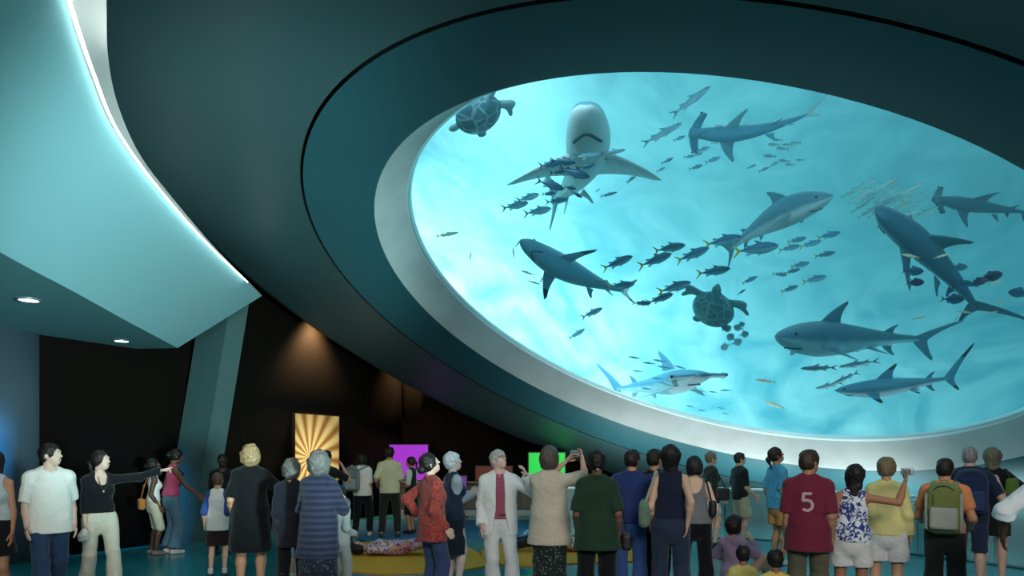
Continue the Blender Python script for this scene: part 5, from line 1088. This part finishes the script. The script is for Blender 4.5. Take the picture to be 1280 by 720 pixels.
# lying on the mats
person('person in flowered clothes lying on the left yellow mat', 566, 10.9, 1.62, -90, 'w', 'b98a72', 1.05, lie=-1, top=dict(m=cloth('c9b8b4', 'print', '7d5a7e', 9), sleeve=.6, hem=.8, e=.025), bot=dict(k='pants', m=cloth('b8a3ac', 'print', '8c3a62', 8), e=.025), hair=dict(c='15110f', s='bob'), shoe='b7a9a9', group=None)
person('person in pink shirt and dark trousers lying on the right yellow mat', 636, 11.3, 1.6, 90, 'm', 'b98a72', 1.05, lie=-1, top=dict(m=cloth('d78f92', 'print', 'e6d6d2', 9), sleeve=.5, hem=.85, e=.025), bot=dict(k='pants', m=cloth('24262e'), e=.025), hair=dict(c='2a1c16', s='short'), shoe='3a3a3a')
blue = sdf_obj('bundle', [Ell((0, 0, .16), (.28, .17, .15)), Ell((.2, .05, .13), (.18, .15, .12))], .014, cloth('4f9fd0', 'print', 'cfe6f0', 7), None, k=.06, inter=[Plane((0, 0, 0), (0, 0, -1))], wob=.012, wf=16); blue.location = (.45, 11.9, .02); tag(blue, 'crumpled bright blue jacket lying behind the person in pink on the mat', 'jacket')
# the number on the maroon shirt
def number_five(inf, hm=.17):
    U = inf['U']; s = inf['s']; P2 = [(.04, .085), (-.035, .085), (-.04, .012), (-.01, .022), (.03, .012), (.047, -.025), (.04, -.06), (.005, -.085), (-.042, -.07)]
    bv = inf['made']['top']; from mathutils.bvhtree import BVHTree
    bm_ = BVHTree.FromPolygons([v.co.copy() for v in bv.data.vertices], [tuple(p.vertices) for p in bv.data.polygons])
    pts = []
    for i in range(len(P2)-1):
        for k in range(6):
            f = k/6; x = P2[i][0]+(P2[i+1][0]-P2[i][0])*f; z = P2[i][1]+(P2[i+1][1]-P2[i][1])*f
            pts.append((x, z))
    pts.append(P2[-1])
    mb = MB(); W = .0135
    rows = []
    for i, (x, z) in enumerate(pts):
        a = pts[max(i-1, 0)]; b = pts[min(i+1, len(pts)-1)]; tx, tz = b[0]-a[0], b[1]-a[1]; l = math.hypot(tx, tz); nx, nz = -tz/l*W, tx/l*W
        row = []
        for sg in (1, -1):
            q = Vector(U(x+nx*sg-.005, -.5, 1.235+z+nz*sg)); h = bm_.ray_cast(q, Vector((0, 1, 0)))
            row.append((h[0] if h[0] else q+Vector((0, .3, 0)))+Vector((0, -.004, 0)))
        rows.append(row)
    V = [p for r in rows for p in r]+[p+Vector((0, .006, 0)) for r in rows for p in r]; n = len(rows); Fs = []
    for i in range(n-1): Fs += [(2*i, 2*i+1, 2*i+3, 2*i+2), (2*n+2*i, 2*n+2*i+2, 2*n+2*i+3, 2*n+2*i+1), (2*i, 2*i+2, 2*n+2*i+2, 2*n+2*i), (2*i+1, 2*n+2*i+1, 2*n+2*i+3, 2*i+3)]
    o = mesh_np('number_print', V, Fs, plain('print_pale', 'b9a0aa', .8), None, False, bv); o['label'] = 'pale printed number 5'
number_five(m28)
camera_thing(w29, 'small silver camera in the hand of the woman in leaf-print top', w29['wrR']+np.array([.02, .03, .09]))
# ================================================================== LIGHT AND CAMERA
def area(name, loc, target, size, power, col, size_y=None, spread=180):
    l = bpy.data.lights.new(name, 'AREA'); l.energy = power; l.color = lin(col)[:3]; l.size = size
    if size_y: l.shape = 'RECTANGLE'; l.size_y = size_y
    l.spread = math.radians(spread)
    o = bpy.data.objects.new(name, l); C.objects.link(o); o.location = loc
    o.rotation_euler = (Vector(target)-Vector(loc)).to_track_quat('-Z', 'Y').to_euler(); return o
def spot(name, loc, target, power, col, angle=60, blend=.8, r=.1):
    l = bpy.data.lights.new(name, 'SPOT'); l.energy = power; l.color = lin(col)[:3]; l.spot_size = math.radians(angle); l.spot_blend = blend; l.shadow_soft_size = r
    o = bpy.data.objects.new(name, l); C.objects.link(o); o.location = loc
    o.rotation_euler = (Vector(target)-Vector(loc)).to_track_quat('-Z', 'Y').to_euler(); return o
UPV = -AX
def tankpt(r, w, t): return tuple(CEN+AX*t+r*(math.cos(w)*E1+math.sin(w)*E2))
# daylight and flood over the water, then added fill lights
tc_ = CEN+AX*(TOPT+.3)
area('water_surface_light', tuple(tc_), tuple(CEN), 14, LT_TOP, 'e4faff')
uu = np.array([-.25, -1, 0.]); uu = uu-(uu@AX)*AX; uu /= np.linalg.norm(uu); vv = np.cross(uu, AX)
for sgn in (-1, 1): area('fish_fill_light', tuple(CEN+uu*5.9+vv*sgn*3.2-AX*1.0), tuple(at(880, 330, 13.5)), 1.5, LT_RIM*(1.3 if sgn < 0 else .5), 'd4f4ff')  # added unseen lights on the fish, hidden behind the lip
area('tank_flood', tuple(CEN+AX*(-7.5)+np.array([-6.0, 2.0, 0])), tuple(at(690, 270, 17)), 3, LT_FLOOD, 'eefdff', spread=110)
for q, tg in (((2.3, 14.2, .1), (2.6, 15.6, 2.2)), ((4.6, 13.7, .1), (5.1, 14.9, 1.9)), ((6.3, 12.4, .1), (7.1, 13.2, 1.6)), ((7.7, 10.6, .1), (8.7, 11.0, 1.6))):
    area('lip_fill_light', q, tg, 1.6, LT_UP, 'ecf8f7', .3, spread=120)  # added lights that brighten the concrete lip and fascia from below
for q, tg in (((-4.6, 5.2, HT+.2), (-2.5, 6, 8)), ((-5.4, 9.5, HT+.2), (-3.5, 10, 8))):
    area('underside_fill_light', q, tg, 2.5, LT_MEZ, 'cfeceb', .8)  # added unseen lights to lift the dark tank underside
# added fill lights behind the camera, then wall and pillar lights
area('hall_fill_rear', (2.0, -4.5, 6.0), (2.0, 9, 1.0), 6, LT_HALL, 'fbf4ec', 2)  # unseen fill added to light the visitors from behind the camera
spot('fascia_fill_spot', (3.2, -1.2, 1.3), (-5.0, 10.6, 4.1), LT_FACE, 'c6f2f6', 34, .7, .4)  # added spot that brightens the pale mezzanine fascia
spot('wall_washer', (-4.35, 15.55, 4.8), (-4.75, 15.75, 3.2), LT_WARM, 'ffcf95', 95, 1, .15)
spot('wall_washer', (-2.55, 18.25, 4.9), (-2.7, 18.75, 3.6), LT_WARM, 'ffcf95', 100, 1, .15)
spot('blue_gallery_light', (-8.3, 6.8, 2.4), (-7.95, 10.3, 1.4), LT_BLUE, '4ab8ff', 38, 1, .2)
for q, ln in (((-3.05, 5.0, HT+.45), 3.6), ((-3.75, 8.0, HT+.45), 3), ((-4.15, 10.6, HT+.45), 2.5)):
    o_ = area('ledge_fill_light', q, (q[0]+.02, q[1], q[2]-1), .12, LT_LEDGE*ln/3, 'eaf6f2', ln); o_.rotation_euler = (0, 0, .2)  # added unseen lights shining down through the ledge to make it pale
for px, py in ((36, 374), (152, 425.5)):
    Y = 1.85*F/(HORIZ-py); p = at(px, py, Y); spot('downlight_beam', (p[0], p[1], p[2]-.03), (p[0], p[1], 0), 25, 'f4fbff', 80, .8, .08)
w = bpy.data.worlds.new('World'); bpy.context.scene.world = w; w.use_nodes = True
w.node_tree.nodes['Background'].inputs[0].default_value = (.1, .3, .35, 1); w.node_tree.nodes['Background'].inputs[1].default_value = .02
cam = bpy.data.cameras.new('camera'); co = bpy.data.objects.new('camera', cam); C.objects.link(co)
cam.sensor_width = 36; cam.lens = F/1280*36; cam.shift_y = (HORIZ-360)/1280; cam.clip_start = .05; cam.clip_end = 200
co.location = (0, 0, CAMH); co.rotation_euler = (PI/2, 0, 0)
sc = bpy.context.scene; sc.camera = co
sc.view_settings.view_transform = 'Standard'; sc.view_settings.look = 'None'; sc.view_settings.exposure = 0; sc.view_settings.gamma = 1; sc.view_settings.use_curve_mapping = False
sc.cycles.use_denoising = True
try: sc.cycles.denoiser = 'OPENIMAGEDENOISE'
except Exception: pass
sc.cycles.max_bounces = 8; sc.cycles.diffuse_bounces = 4; sc.cycles.transparent_max_bounces = 12; sc.cycles.volume_bounces = 1
sc.cycles.sample_clamp_indirect = 6
